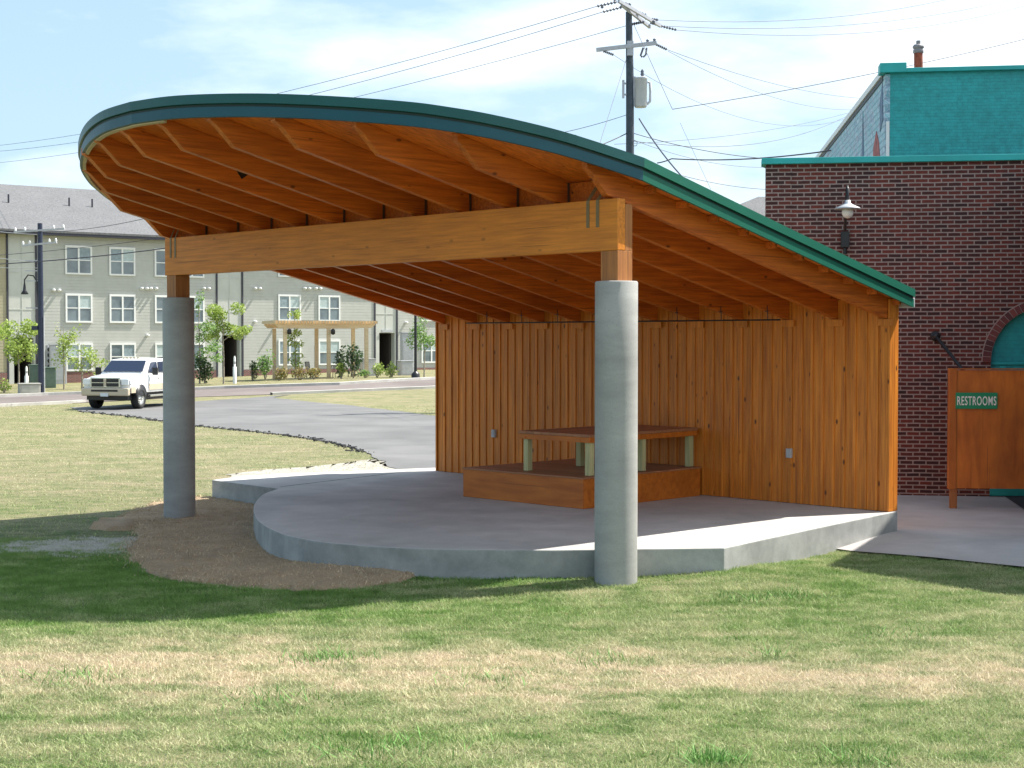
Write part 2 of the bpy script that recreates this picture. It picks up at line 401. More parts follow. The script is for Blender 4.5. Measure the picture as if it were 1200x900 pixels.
# gravelly chalk spill at the end of the drive
M['chalk'] = concrete('chalk_gravel', (.26, .235, .19), (.50, .47, .41), 7, .9)
strip('gravel_spill', [gp(272, 556), gp(310, 551), gp(360, 547.5), gp(400, 543.5), gp(435, 538.5), gp(455, 546), gp(520, 548)], [gp(268, 566), gp(330, 564), gp(400, 562), gp(450, 562), gp(530, 562)], .012, M['chalk'], 60, 6, rough=.16)
# pavement between the pavilion and the brick building
pav = [wl(-.45, 4.3), gp(1000, 648.5), gp(1090, 655.5), gp(1200, 667), gp(1400, 688)]
pv2 = [wl(1.5, 8), (5.0, 25.8), (7, 25.6), (9.2, 25.3), (14, 24.6)]
b = MB(); V = []; F = []
pA, pB = resample([wl(-.02, 3.1), gp(975, 645), gp(1000, 648.5), gp(1090, 655.5), gp(1200, 667), gp(1400, 688)], 40), resample([wl(2.5, 9.5), (3.0, 26.2), (5, 26.2), (9.2, 26.2), (14, 26)], 40)
for i in range(40):
    for j in range(15):
        p = pA[i].lerp(pB[i], j/14); V.append((p.x, p.y, gz(p.x, p.y)+.03))
F = [(i*15+j, i*15+j+1, (i+1)*15+j+1, (i+1)*15+j) for i in range(39) for j in range(14)]
b.add(V, F, .5, True); tag(b.build('pavement', M['pave']), kind='structure')
strip('dark_paving', [gp(1168, 578), gp(1215, 610), gp(1300, 660)], [gp(1260, 570), gp(1300, 600), gp(1420, 660)], .042, M['asph_dk'], 14, 5)

# ------------------------------------------------------------ pavilion
ZP = .357; SLP = .222; ZB0 = 4.133; D_ = 5.448
def zr(b): return ZB0-SLP*b                              # underside of the rafters
pav_o = empty('pavilion', (X0, Y0, 0), -TH, 'open stained timber pavilion with curved green metal roof on two concrete columns', 'pavilion')
# local coordinates: x = -a, y = b
def part(mb, name, mat, bevel=0, parent=None, label=None): return mb.build(name, mat, parent or pav_o, bevel, label)
LN = 8.521
for k, a in enumerate((0, LN)):
    b = MB(); zt = 3.261; prof = [(.23, -.4), (.23, .0), (.2305, 1.2), (.2295, 1.21), (.2305, 2.4), (.2295, 2.41), (.23, zt-.012), (.22, zt), (.0, zt)]
    b.lathe(prof, (-a, 0, 0), 48); part(b, 'concrete_column', M['conc_col'])
    b = MB()
    sgn = 1 if k == 0 else -1
    b.box((-a-.12, -.118, 3.25), (-a+.12, .12, 3.584)); b.box((-a-.12, .005, 3.584), (-a+.12, .12, 4.08)); part(b, 'post', M['endgrain'], .004)
b = MB(); b.box((-(LN+.16), -.1225, 3.586), (.1225, .0, 4.153-.02)); part(b, 'beam', M['beamw'], .006)
b = MB(); b.box((-(LN+.10), .125, 3.62), (.06, .16, 4.09)); part(b, 'beam', M['rafter'], .004)
RA = [.03]+[.806+.791*k for k in range(10)]+[8.72]
RC, RR = 4.36, 4.84
def bstart(a): return 2.0-sqrt(max(.01, RR*RR-(a-RC)**2))
HW = .042; RD = .27
for a in RA:
    bs = bstart(a)
    if a < .1 or a > 8.6: bs = -.16
    bf = bs-.32
    prof = [(bs, zr(bs)), (D_-.002, zr(D_)), (D_-.002, zr(D_)+RD), (bf, zr(bf)+RD), (bf, zr(bf)+.19), (bs-.24, zr(bs-.24)+.165)]
    b = MB(); b.prism(prof, -a-HW, -a+HW, axis='x'); rf = part(b, 'rafter', M['rafter'], .004)
    # tie strap on the right face, bearing block where it meets the wall
    if .5 < a < 8.5:
        b = MB(); b.box((-a+HW, .05, zr(.05)-.02), (-a+HW+.004, .085, zr(.05)+.25)); b.build('strap', M['strapdk'], rf)
        b = MB(); b.box((-a-HW-.004, .05, zr(.05)-.02), (-a-HW, .085, zr(.05)+.25)); b.build('strap', M['strapdk'], rf)
    b = MB(); b.box((-a-.09, D_-.045, zr(D_)-.10), (-a+.14, D_-.025, zr(D_)-.006)); part(b, 'bearing_block', M['siding'], .003)
# twisted straps over the beam face at both ends
for a in (.16, .30, 8.40, 8.52):
    b = MB()
    b.box((-a-.022, -.1275, 3.84), (-a+.022, -.1235, 4.13)); b.bar((-a, -.122, 4.13), (-a+.06*(1 if a < 1 else -1), .02, 4.36), .044, .004, (0, 1, 0))
    for i in range(8): b.lathe([(.0, -.131), (.006, -.131), (.006, -.127)], (-a+(.009 if i % 2 else -.009), 0, 3.85+i*.034), 6, axis='y')
    part(b, 'twist_strap', M['zinc'])
b = MB(); b.prism([(-1.62, zr(-1.6)+.24), (-1.37, zr(-1.37)+.25), (-1.518, zr(-1.518)+.125)], -4.761+HW, -4.761+HW+.006, axis='x'); part(b, 'plate', M['black'])
# roof outline (mirror-symmetric curve at the front, straight sides, low edge at the back)
half = [(4.66, .08), (4.50, -.52), (4.32, -1.00), (4.0, -1.52), (3.7, -1.85), (3.4, -2.10), (2.8, -2.45), (2.1, -2.78), (1.4, -3.02), (.7, -3.18), (0, -3.235)]
BLOW = 5.70
def catm(P, k=5):
    r = []
    for i in range(len(P)-1):
        p0, p1, p2, p3 = P[max(i-1, 0)], P[i], P[i+1], P[min(i+2, len(P)-1)]
        for j in range(k):
            t = j/k; r.append(tuple(.5*((2*p1[c])+(-p0[c]+p2[c])*t+(2*p0[c]-5*p1[c]+4*p2[c]-p3[c])*t*t+(-p0[c]+3*p1[c]-3*p2[c]+p3[c])*t**3) for c in (0, 1)))
    return r+[P[-1]]
front_r = catm(half)
half_l = [(4.66, .08), (4.50, -.38), (4.32, -.78), (4.0, -1.24), (3.7, -1.57), (3.4, -1.87), (2.8, -2.32), (2.1, -2.69), (1.4, -2.98), (.7, -3.17), (0, -3.235)]
front_l = catm(half_l)
curve = [(RC-o_, b_) for o_, b_ in front_r]+[(RC+o_, b_) for o_, b_ in reversed(front_l[:-1])]
outline = [(RC-4.60, BLOW)]+[(RC-4.60-.06*(1-t), BLOW-(BLOW-.08)*t) for t in (.33, .66)][:0]+curve+[(RC+4.60, BLOW)]   # from right-back round the front to left-back
def offset(pl, d):
    r = []; n = len(pl)
    for i in range(n):
        p = Vector(pl[i]); e1 = (p-Vector(pl[i-1])) if i > 0 else None; e2 = (Vector(pl[(i+1) % n])-p) if i < n-1 else None
        if e1 is None: e1 = e2
        if e2 is None: e2 = e1
        e1.normalize(); e2.normalize(); t = (e1+e2).normalized(); nn = Vector((-t.y, t.x)); k = max(.5, nn.dot(Vector((-e1.y, e1.x))))
        r.append((p.x-nn.x*d/k*-1*-1, p.y-nn.y*d/k*-1*-1))
    return r
# which side is outwards?
tst = offset(outline, .1); m_ = len(outline)//2
OUT = 1 if tst[m_][1] < outline[m_][1] else -1
def off_(d): return offset(outline, d*OUT)
def band(pl_o, pl_i, h0, h1, name, mat, seams=False):
    b = MB(); n = len(pl_o)
    V = []
    for (ao, bo), (ai, bi) in zip(pl_o, pl_i):
        V += [(-ao, bo, zr(bo)+h0), (-ao, bo, zr(bo)+h1), (-ai, bi, zr(bi)+h1), (-ai, bi, zr(bi)+h0)]
    F = []
    for i in range(n-1):
        for k in range(4): F.append((i*4+k, i*4+(k+1) % 4, (i+1)*4+(k+1) % 4, (i+1)*4+k))
    F += [(0, 1, 2, 3), ((n-1)*4+3, (n-1)*4+2, (n-1)*4+1, (n-1)*4)]
    b.add(V, F, .5); return part(b, name, mat)
nF = len(outline)
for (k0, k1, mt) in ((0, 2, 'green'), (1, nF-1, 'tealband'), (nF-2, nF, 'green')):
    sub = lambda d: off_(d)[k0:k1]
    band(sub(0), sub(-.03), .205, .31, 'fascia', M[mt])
    band(sub(-.008), sub(-.04), .312, .338, 'fascia_gap', M['green_shade'])
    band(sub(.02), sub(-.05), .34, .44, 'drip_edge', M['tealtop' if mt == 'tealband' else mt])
band(off_(-.034)[nF//2-4:nF-1], off_(-.075)[nF//2-4:nF-1], .192, .30, 'fascia_board', M['cedar'])
def slab(pl, h0, h1, name, mat):
    b = MB(); n = len(pl)
    V = [(-a, c, zr(c)+h0) for a, c in pl]+[(-a, c, zr(c)+h1) for a, c in pl]
    F = [tuple(range(n)), tuple(range(2*n-1, n-1, -1))]+[(i, (i+1) % n, (i+1) % n+n, i+n) for i in range(n)]
    b.add(V, F, .5); return part(b, name, mat)
slab(off_(-.078), .272, .30, 'roof_deck', M['rafter'])
slab(off_(-.052), .303, .436, 'roof', M['green'])
# standing seams
b = MB()
for k in range(-11, 12):
    a = RC+k*.4
    o_ = abs(a-RC); bf = 0
    for (p0, p1) in zip(front_r, front_r[1:]):
        if min(p0[0], p1[0]) <= o_ <= max(p0[0], p1[0]): bf = p0[1]+(p1[1]-p0[1])*(o_-p0[0])/(p1[0]-p0[0]+1e-9)
    b.add([(-a-.012, bf+.12, zr(bf+.12)+.436), (-a+.012, bf+.12, zr(bf+.12)+.436), (-a+.012, 5.66, zr(5.66)+.436), (-a-.012, 5.66, zr(5.66)+.436),
           (-a-.006, bf+.12, zr(bf+.12)+.462), (-a+.006, bf+.12, zr(bf+.12)+.462), (-a+.006, 5.66, zr(5.66)+.462), (-a-.006, 5.66, zr(5.66)+.462)],
          [(4, 5, 6, 7), (0, 1, 5, 4), (1, 2, 6, 5), (2, 3, 7, 6), (3, 0, 4, 7)])
part(b, 'standing_seam', M['green'])
# low-edge gutter ends / trim
b = MB(); b.box((-RC-4.6, BLOW-.02, zr(BLOW)+.20), (-RC+4.6, BLOW+.03, zr(BLOW)+.33)); part(b, 'gutter', M['grey'], .01)
# lookouts under both side overhangs
for side in (-1, 1):
    for k in range(10):
        bb = .45+k*.56
        if side < 0: x0, x1 = -.03+HW, -(RC-4.60)-.03-.05
        else: x0, x1 = -8.72-HW, -(RC+4.60)+.08
        b = MB(); b.box((x0, bb-.02, zr(bb)+.19), (x1, bb+.02, zr(bb)+.268)); part(b, 'lookout', M['rafter'])
# blocking on top of the beam between the rafters
for a0, a1 in zip(RA, RA[1:]):
    b = MB(); b.box((-a1+HW+.002, .10, zr(.1)-.0), (-a0-HW-.002, .14, zr(.14)+.265)); part(b, 'blocking', M['rafter'])
# back wall: boards, battens, end trim
wall = empty('timber_wall', (0, 0, 0)); wall.parent = pav_o
for k_ in ('label', 'category'):
    if k_ in wall: del wall[k_]
tL, tR = 8.879, -.021
b = MB(); b.box((-tL, D_+.03, ZP+.004), (-tR, D_+.15, zr(D_)+.262), .5)
a = tR; i = 0
while a < tL-.02:
    w = min(.171, tL-a); b.box((-a-w+.003, D_+.0, ZP+.006), (-a-.003, D_+.031, zr(D_)+.258)); a += .171
part(b, 'siding', M['siding'], 0, wall)
b = MB(); a = tR+.171
while a < tL-.05:
    near_r = any(-.16 < (a-r_) < .2 for r_ in [-q_ for q_ in []])
    top = zr(D_)+.25
    for r_ in RA:
        if r_-.14 < a < r_+.09: top = zr(D_)-.105
    b.box((-a-.021, D_-.019, ZP+.006), (-a+.021, D_-.0, top), ); a += .171
part(b, 'batten', M['siding'], .003, wall)
for (a0, a1) in ((tR-.03, tR), (tL, tL+.03)):
    b = MB(); b.box((-a1, D_-.03, ZP-.0+.006), (-a0, D_+.085, zr(D_)+.26)); b.box((-a1+(-.0), D_+.09, ZP+.006), (-a0, D_+.19, zr(D_)+.25)); part(b, 'corner_board', M['siding'], .004, wall)
b = MB(); b.box((-tR-.105, D_-.03, ZP+.006), (-tR-.003, D_-.001, zr(D_)-.02)); part(b, 'corner_board', M['siding'], .004, wall)
b = MB(); a = tR
while a < tL-.02:
    w = min(.171, tL-a); b.box((-a-w+.003, D_+.15, ZP-.1), (-a-.003, D_+.175, zr(D_)+.2)); a += .171
part(b, 'rear_siding', M['siding'], 0, wall)
for a, z in ((7.45, 1.08), (1.53, 1.06)):
    b = MB(); b.box((-a-.04, D_-.055, z-.065), (-a+.04, D_-.001, z+.065)); oo = part(b, 'electrical_box', M['grey'], .006, wall)
    b = MB(); b.box((-a-.018, D_-.06, z-.04), (-a+.018, D_-.0555, z+.04)); b.build('cover', M['grey'], oo)
# black hanging rail
rail = empty('hanging_rail', tuple(wl(1.33, 4.9))+(2.915,), -TH, 'long thin black rail hung on hooks under the rafters along the timber wall', 'rail')
b = MB(); b.tube([(-i*.5, 0, .008*i/12) for i in range(0, 13)]+[(-6.24, 0, .008)], .011, 8); b.build('rail', M['black'], rail)
for a in RA[2:10]:
    b = MB(); x = -(a-1.33)+HW+.012; b.tube([(x, 0, 0), (x+.01, 0, .03), (x-.0, 0, .2)], .006, 6); b.box((x-.03, -.008, .115), (x+.03, .008, .125)); b.build('hook', M['black'], rail)
# ------------------------------------------------------------ concrete platform
TOP = [(-.08, 5.6), (-.085, 5.4), (-.32, 3.4), (-.61, 1.1), (0, .37), (.61, -.38), (1.22, -.93), (1.81, -1.36), (2.43, -1.62), (3.04, -1.72), (3.88, -1.58), (4.91, -1.13), (5.82, -.58), (6.77, .1), (7.76, .95), (8.3, 1.62),
       (10.26, 1.72), (10.52, 2.5), (10.4, 3.2), (10.1, 4.2), (9.4, 6.1)]
TS = catm(TOP[5:16], 5)
TOPs = TOP[:5]+TS+TOP[16:]
b = MB(); b.prism([(-a, c) for a, c in TOPs], -.3, ZP)
slab_o = empty('concrete_platform', (X0, Y0, 0), -TH, 'low pale concrete stage slab with curved front under the pavilion', 'platform')
o = b.build('slab', M['conc'], slab_o, .012); o.data.materials.append(M['conc_side_shade'])
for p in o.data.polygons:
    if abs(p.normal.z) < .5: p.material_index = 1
for q1, q2 in [((8.5, 1.8), (9.3, 5.4))]:
    b = MB(); b.bar((-q1[0], q1[1], ZP+.0015), (-q2[0], q2[1], ZP+.0015), .008, .003); b.build('joint', M['asph_dk'], slab_o)
b = MB()
edge = [(-a, c) for a, c in TOPs]
acc = 0.
for (p_, q_) in zip(edge, edge[1:]):
    p_ = Vector(p_); q_ = Vector(q_); L__ = (q_-p_).length; acc += L__
    if acc > .9:
        acc = 0.; d_ = (q_-p_)/L__; n_ = Vector((d_.y, -d_.x)); m_p = (p_+q_)/2
        if (Vector((-4.5, 3))-m_p).dot(n_) > 0: n_ = -n_
        b.bar(tuple(m_p+n_*.001)+(.2,), tuple(m_p+n_*.004)+(.2,), .022, .022)
# riser box and table
rz = empty('stage_riser', tuple(wl(4.2, 4.1))+(ZP,), -TH, 'low stained plywood riser box standing against the timber wall', 'riser')
b = MB(); x0, x1, y0, y1 = -1.22, 1.15, -1.28, 1.27
b.box((x0, y0, 0.003), (x1, y0+.02, .40)); b.box((x0, y0+.021, .003), (x0+.02, y1, .40)); b.box((x1-.02, y0+.021, .003), (x1, y1, .40)); b.box((x0+.021, y1-.02, .003), (x1-.021, y1, .4))
b.build('side_panel', M['ply'], rz, .003)
b = MB()
for i in range(17): b.box((x0-.01, y0-.01+i*.151, .402), (x1+.01, y0-.01+i*.151+.147, .425))
b.build('top', M['deckw'], rz, .003)
tb = empty('table', tuple(wl(3.78, 4.2))+(ZP+.427,), -TH, 'long stained plank table on pale green timber legs, standing on the riser', 'table')
b = MB(); x0, x1, y0, y1 = -.68, .68, -1.2, 1.18; zt = .475
for i in range(9): b.box((x0+i*.1511, y0, zt+.055), (x0+i*.1511+.148, y1, zt+.095))
b.build('tabletop', M['deckw'], tb, .004)
b = MB(); b.box((x0+.01, y0+.012, zt-.02), (x1-.01, y0+.05, zt+.053)); b.box((x0+.01, y1-.05, zt-.02), (x1-.01, y1-.012, zt+.053)); b.box((x0+.01, y0+.051, zt-.02), (x0+.05, y1-.051, zt+.053)); b.box((x1-.05, y0+.051, zt-.02), (x1-.01, y1-.051, zt+.053))
for x in (-.55, -.1, .5): b.lathe([(.0, y0+.004), (.012, y0+.004), (.012, y0+.012)], (x, 0, zt+.01), 8, axis='y')
b.build('apron', M['ply'], tb, .003)
for x in (x0+.09, x1-.09):
    for y in (y0+.10, 0, y1-.1):
        b = MB(); b.box((x-.045, y-.045, 0.002), (x+.045, y+.045, zt+.05)); b.build('leg', M['treated'], tb, .004)

# ------------------------------------------------------------ straw mat ground cover
def fuzzy(col_a, col_b, name):
    m, t, b_ = newmat(name); q = G(t)
    f = q.noise(q.coord(), 45, 5, .75); f2 = q.noise(q.coord(), 2.2, 4)
    c = q.mix(f, col_a, col_b); c = q.mix(.5, c, q.ramp(f2, [(.3, .45), (.7, 1)]), 'MULTIPLY')
    q.l(c, b_.inputs['Base Color']); b_.inputs['Roughness'].default_value = .95; q.bump(f, 1, .03, b_); return m
M['mat'] = fuzzy((.20, .135, .075), (.72, .54, .34), 'straw_matting')
MAT = [(8.9, -.75), (8.0, -1.05), (6.9, -1.75), (5.61, -2.58), (4.7, -2.93), (3.86, -3.19), (3.06, -3.09), (2.22, -2.77), (1.75, -2.25), (1.62, -1.6), (1.9, -1.15), (2.6, -1.4), (4, -1.3), (6, -.3), (8, 1.3), (8.6, 1.9), (10.2, 1.8), (10.75, 1.5), (10.2, .4), (9.5, -.3)]
def inpoly(px, py, poly):
    px = np.asarray(px); py = np.asarray(py); r = np.zeros(px.shape, bool); n = len(poly)
    for i in range(n):
        x1, y1 = poly[i]; x2, y2 = poly[(i+1) % n]
        c = ((y1 > py) != (y2 > py)) & (px < (x2-x1)*(py-y1)/((y2-y1) or 1e-9)+x1)
        r ^= c
    return r
def patch(name, poly_ab, h, mat, step=.07, lump=.025):
    P = [wl(*p) for p in poly_ab]
    C_ = catm(P+[P[0]], 6)[:-1]; C_ = [(x+random.uniform(-.055, .055), y+random.uniform(-.055, .055)) for x, y in C_]
    bm = bmesh.new(); vs_ = [bm.verts.new((x, y, 0)) for x, y in C_]; f = bm.faces.new(vs_)
    bmesh.ops.triangulate(bm, faces=[f]);
    for _ in range(5):
        es = [e for e in bm.edges if e.calc_length() > step*3]
        if not es: break
        bmesh.ops.subdivide_edges(bm, edges=es, cuts=1); bmesh.ops.triangulate(bm, faces=[f for f in bm.faces if len(f.verts) > 3])
    for v in bm.verts:
        e = 0 if v.is_boundary else 1
        v.co.z = gz(v.co.x, v.co.y)+(h+random.uniform(0, lump) if e else -.005)
    bmesh.ops.recalc_face_normals(bm, faces=bm.faces)
    me = bpy.data.meshes.new(name); bm.to_mesh(me); bm.free(); me.materials.append(mat)
    o = bpy.data.objects.new(name, me); COL.objects.link(o); return o, C_
o, MATW = patch('straw_matting', MAT, .03, M['mat']); tag(o, 'brown straw matting laid on the ground around the left column and stage edge', 'ground cover', kind='stuff')
sd = [lw(*gp(*p)) for p in ((104, 621), (118, 611), (170, 609), (152, 622))]
o, SODW = patch('sod_mat', sd, .045, M['mat']); tag(o, 'small separate piece of brown matting lying on the shaded grass', 'mat')

# ------------------------------------------------------------ brick building
BD = radians(-8); BX, BY = vp(896.5, 400, 25.7).x, 25.7
BR = empty('brick_building', (BX, BY, 0), BD, 'dark red brick building with turquoise parapets and a painted mural side wall', 'building')
def brick(name, c1, c2, mortar, teal=False, bw=.215, rh=.0695, ms=.011):
    m, t, b_ = newmat(name); q = G(t)
    c = q.n('ShaderNodeTexCoord'); s = q.n('ShaderNodeSeparateXYZ'); q.l(c.outputs['Object'], s.inputs[0])
    cm = q.n('ShaderNodeCombineXYZ'); ge = q.n('ShaderNodeNewGeometry')
    vt = q.n('ShaderNodeVectorTransform'); vt.vector_type = 'NORMAL'; vt.convert_from = 'WORLD'; vt.convert_to = 'OBJECT'; q.l(ge.outputs['True Normal'], vt.inputs[0])
    sn = q.n('ShaderNodeSeparateXYZ'); q.l(vt.outputs[0], sn.inputs[0])
    side = q.math('GREATER_THAN', q.math('ABSOLUTE', sn.outputs[0]), .5)
    q.l(q.math('ADD', s.outputs[0], q.math('MULTIPLY', side, q.math('SUBTRACT', s.outputs[1], s.outputs[0]))), cm.inputs[0]); q.l(s.outputs[2], cm.inputs[1])
    wob = q.noise(c.outputs['Object'], 3, 2); vm = q.n('ShaderNodeVectorMath'); vm.operation = 'MULTIPLY_ADD'
    cw = q.n('ShaderNodeCombineXYZ'); q.l(wob, cw.inputs[0]); q.l(wob, cw.inputs[1]); q.l(cw.outputs[0], vm.inputs[0]); vm.inputs[1].default_value = (.012, .012, 0); q.l(cm.outputs[0], vm.inputs[2])
    br = q.n('ShaderNodeTexBrick'); br.inputs['Scale'].default_value = 1; br.inputs['Brick Width'].default_value = bw; br.inputs['Row Height'].default_value = rh
    br.inputs['Mortar Size'].default_value = ms; br.inputs['Mortar Smooth'].default_value = .15; br.inputs['Bias'].default_value = 0
    br.inputs['Color1'].default_value = (*c1, 1); br.inputs['Color2'].default_value = (*c2, 1); br.inputs['Mortar'].default_value = (*mortar, 1)
    q.l(vm.outputs[0], br.inputs['Vector'])
    f = q.noise(c.outputs['Object'], 9, 5, .7); f2 = q.noise(c.outputs['Object'], .7, 4)
    col = q.mix(.6, br.outputs['Color'], q.ramp(f, [(.3, .45), (.7, 1)]), 'MULTIPLY'); col = q.mix(.35, col, q.ramp(f2, [(.3, .5), (.7, 1)]), 'MULTIPLY')
    q.l(col, b_.inputs['Base Color']); b_.inputs['Roughness'].default_value = .8 if not teal else .55
    q.bump(q.math('SUBTRACT', q.math('MULTIPLY', f, .3), br.outputs['Fac']), .6 if not teal else .4, .012, b_)
    return m
M['brick'] = brick('red_brick', (.19, .034, .022), (.045, .013, .014), (.40, .30, .27))
M['brick_arch'] = brick('brick_arch_course', (.26, .06, .045), (.12, .035, .035), (.40, .33, .30), bw=.115, rh=.5)
M['teal'] = plain('turquoise_paint', (.018, .36, .35), .5, amt=.14, scale=1.5)
M['tealbrick'] = brick('turquoise_painted_brick', (.020, .43, .44), (.0195, .42, .43), (.019, .39, .40), True)
ZT = 5.62
def bl(x, y):                                            # world -> building local
    v = Vector((x-BX, y-BY)); return (v.x*cos(BD)+v.y*sin(BD), -v.x*sin(BD)+v.y*cos(BD))
ac = 0
r = ray(1227, 424); 
# intersect arch centre with facade plane
def fac(px, py):
    r = ray(px, py); nrm = Vector((-sin(BD), cos(BD))); t = (BX*nrm.x+BY*nrm.y)/(r[0]*nrm.x+r[1]*nrm.y)
    x, y, z = r[0]*t, r[1]*t, EYE+r[2]*t; return bl(x, y)[0], z
acx, acz = fac(1228, 424); ar = fac(1228, 424)[0]-fac(1161, 424)[0]
# front wall with arched opening: ring of quads
b = MB(); Wd = 16
nA = 20; arc = [(acx-ar*cos(pi*k/nA), acz+ar*sin(pi*k/nA)) for k in range(nA+1)]
b.box((0, 0, -.2), (acx-ar, .3, ZT)); b.box((acx+ar, 0, -.2), (Wd, .3, ZT))
for p, q_ in zip(arc, arc[1:]):
    b.add([(p[0], 0, p[1]), (q_[0], 0, q_[1]), (q_[0], 0, ZT), (p[0], 0, ZT), (p[0], .3, p[1]), (q_[0], .3, q_[1]), (q_[0], .3, ZT), (p[0], .3, ZT)],
          [(0, 1, 2, 3), (7, 6, 5, 4), (0, 4, 5, 1), (2, 6, 7, 3)])
b.prism([(0, .3), (.3, .3), (2.2, 6.4), (1.9, 6.4)], -.2, ZT); b.box((Wd-.3, .3, -.2), (Wd, 6.4, ZT))
b.box((0.0, -.02, -.2), (.42, -.0015, ZT-.02))
b.build('brick_wall', M['brick'], BR)
b = MB()
for k in range(34):
    a0 = pi*k/34; a1 = pi*(k+.86)/34
    pr = [(acx-(ar+.004)*cos(a0), acz+(ar+.004)*sin(a0)), (acx-(ar+.004)*cos(a1), acz+(ar+.004)*sin(a1)), (acx-(ar+.135)*cos(a1), acz+(ar+.135)*sin(a1)), (acx-(ar+.135)*cos(a0), acz+(ar+.135)*sin(a0))]
    b.prism(pr, -.022, -.002, axis='y')
m_, t_, b__ = newmat('arch_bricks'); q = G(t_); q.l(q.mix(q.var(), (.07, .025, .03), (.24, .06, .05)), b__.inputs['Base Color']); b__.inputs['Roughness'].default_value = .8
ao_ = b.build('arch', m_, BR)
b = MB(); NN = 40
for k in range(NN):
    a0 = pi*k/NN; a1 = pi*(k+1)/NN
    b.add([(acx-rr*cos(a_), yy, acz+rr*sin(a_)) for yy in (-.014, -.001) for rr, a_ in ((ar-.002, a0), (ar-.002, a1), (ar+.15, a1), (ar+.15, a0))], [(0, 1, 2, 3), (7, 6, 5, 4), (0, 4, 5, 1), (2, 6, 7, 3)], .5)
b.build('mortar', plain('arch_mortar', (.34, .25, .23), .9), ao_)
b = MB(); b.prism([(acx-ar+.001, -.0), (acx-ar+.001, acz)]+arc[1:-1]+[(acx+ar-.001, acz), (acx+ar-.001, 0)], .10, .16, axis='y')
oo = b.build('arched_infill', M['tealbrick'], BR)
fz = fac(1190, 426)[1]
b = MB(); b.box((acx-ar+.01, .07, fz-.02), (acx+ar-.01, .098, fz+.02)); b.box((acx-ar+.16, .05, .35), (acx-ar+.26, .098, fz-.042)); b.box((acx+ar-.26, .05, .35), (acx+ar-.16, .098, fz-.042)); b.box((acx-.04, .05, .35), (acx+.04, .098, fz-.042)); b.box((acx-ar+.0, -.06, .05), (acx+ar, .098, .30))
b.build('window_frame', M['teal'], BR, .004)
b = MB(); b.box((-.07, -.09, ZT), (Wd+.1, .36, ZT+.10)); b.prism([(-.06, .36), (.3, .36), (2.2, 6.4), (1.86, 6.4)], ZT, ZT+.1); b.build('coping', M['teal'], BR, .006)
b = MB(); b.box((2.3, .3, ZT-.35), (Wd-.3, 6.4, ZT-.2)); b.build('flat_roof', M['asph_dk'], BR)
M['trimb'] = plain('dark_strip', (.06, .07, .08), .6)
# taller turquoise block behind
def lfac(px, py, ly):
    r = ray(px, py); nrm = Vector((-sin(BD), cos(BD))); c0 = Vector((BX, BY)).dot(nrm)+ly; t = c0/(r[0]*nrm.x+r[1]*nrm.y)
    return bl(r[0]*t, r[1]*t)[0], EYE+r[2]*t
LY = 6.4
tx, tz = lfac(1037.5, 86, LY); txs, tzs = lfac(1055, 82, LY)
b = MB(); b.box((tx+.1, LY, -.2), (Wd, LY+.3, tz)); b.box((Wd-.3, LY+.3, -.2), (Wd, LY+22, tz)); b.box((tx+.3, LY+21.7, -.2), (Wd-.3, LY+22, tz)); b.build('upper_wall', M['tealbrick'], BR)
b = MB(); b.box((tx-.12, LY-.12, tz), (tx+.42, LY+.3, tz+.2)); b.box((tx+.42, LY-.10, tz), (Wd+.1, LY+.38, tz+.09)); b.build('coping', M['teal'], BR, .01)
b = MB(); b.box((tx+.35, LY+.35, tz-.4), (Wd-.3, LY+21.7, tz-.3)); b.build('flat_roof', M['asph_dk'], BR)
# mural wall receding on the left
m_, t_, mb_ = newmat('painted_mural'); q = G(t_)
f = q.noise(q.coord(scale=(1, .8, 1.3)), 1.5, 6, .7, 1.6); c = q.ramp(f, [(.30, (.16, .30, .46)), (.40, (.50, .64, .70)), (.47, (.20, .50, .58)), (.52, (.62, .72, .78)), (.58, (.22, .38, .52)), (.64, (.58, .52, .56)), (.72, (.28, .48, .55))])
brk = q.n('ShaderNodeTexBrick'); cc = q.n('ShaderNodeTexCoord'); ss = q.n('ShaderNodeSeparateXYZ'); q.l(cc.outputs['Object'], ss.inputs[0]); cb = q.n('ShaderNodeCombineXYZ'); q.l(ss.outputs[1], cb.inputs[0]); q.l(ss.outputs[2], cb.inputs[1]); q.l(cb.outputs[0], brk.inputs['Vector'])
brk.inputs['Scale'].default_value = 1; brk.inputs['Brick Width'].default_value = .4; brk.inputs['Row Height'].default_value = .14; brk.inputs['Mortar Size'].default_value = .02
brk.inputs['Color1'].default_value = (1, 1, 1, 1); brk.inputs['Color2'].default_value = (.75, .8, .85, 1); brk.inputs['Mortar'].default_value = (.5, .55, .6, 1)
q.l(q.mix(.8, c, brk.outputs['Color'], 'MULTIPLY'), mb_.inputs['Base Color']); mb_.inputs['Roughness'].default_value = .6
tb0 = lfac(958, 190, 12)[0]
MS = -.031
b = MB(); b.prism([(tx, LY), (tx+.098, LY), (tx+.098+22*MS, LY+22), (tx+22*MS, LY+22)], -.2, tz-.02); mural = b.build('mural_wall', m_, BR)
b = MB(); b.prism([(tx-.06, LY+.31), (tx+.3, LY+.31), (tx+.3+22*MS, LY+22.1), (tx-.06+22*MS, LY+22.1)], tz-.0, tz+.13); b.build('mural_coping', M['white'], BR)
b = MB(); b.prism([(tx-.03, LY+.31), (tx-.002, LY+.31), (tx-.002+22*MS, LY+22.1), (tx-.03+22*MS, LY+22.1)], tz-.10, tz-.002); b.build('mural_coping_dark_strip', M['trimb'], BR)  # dark strip running under the mural coping
M['muralred'] = plain('mural_red', (.38, .10, .09), .7, amt=.5, scale=5); M['muralblue'] = plain('mural_blue', (.13, .20, .30), .7, amt=.4, scale=5)
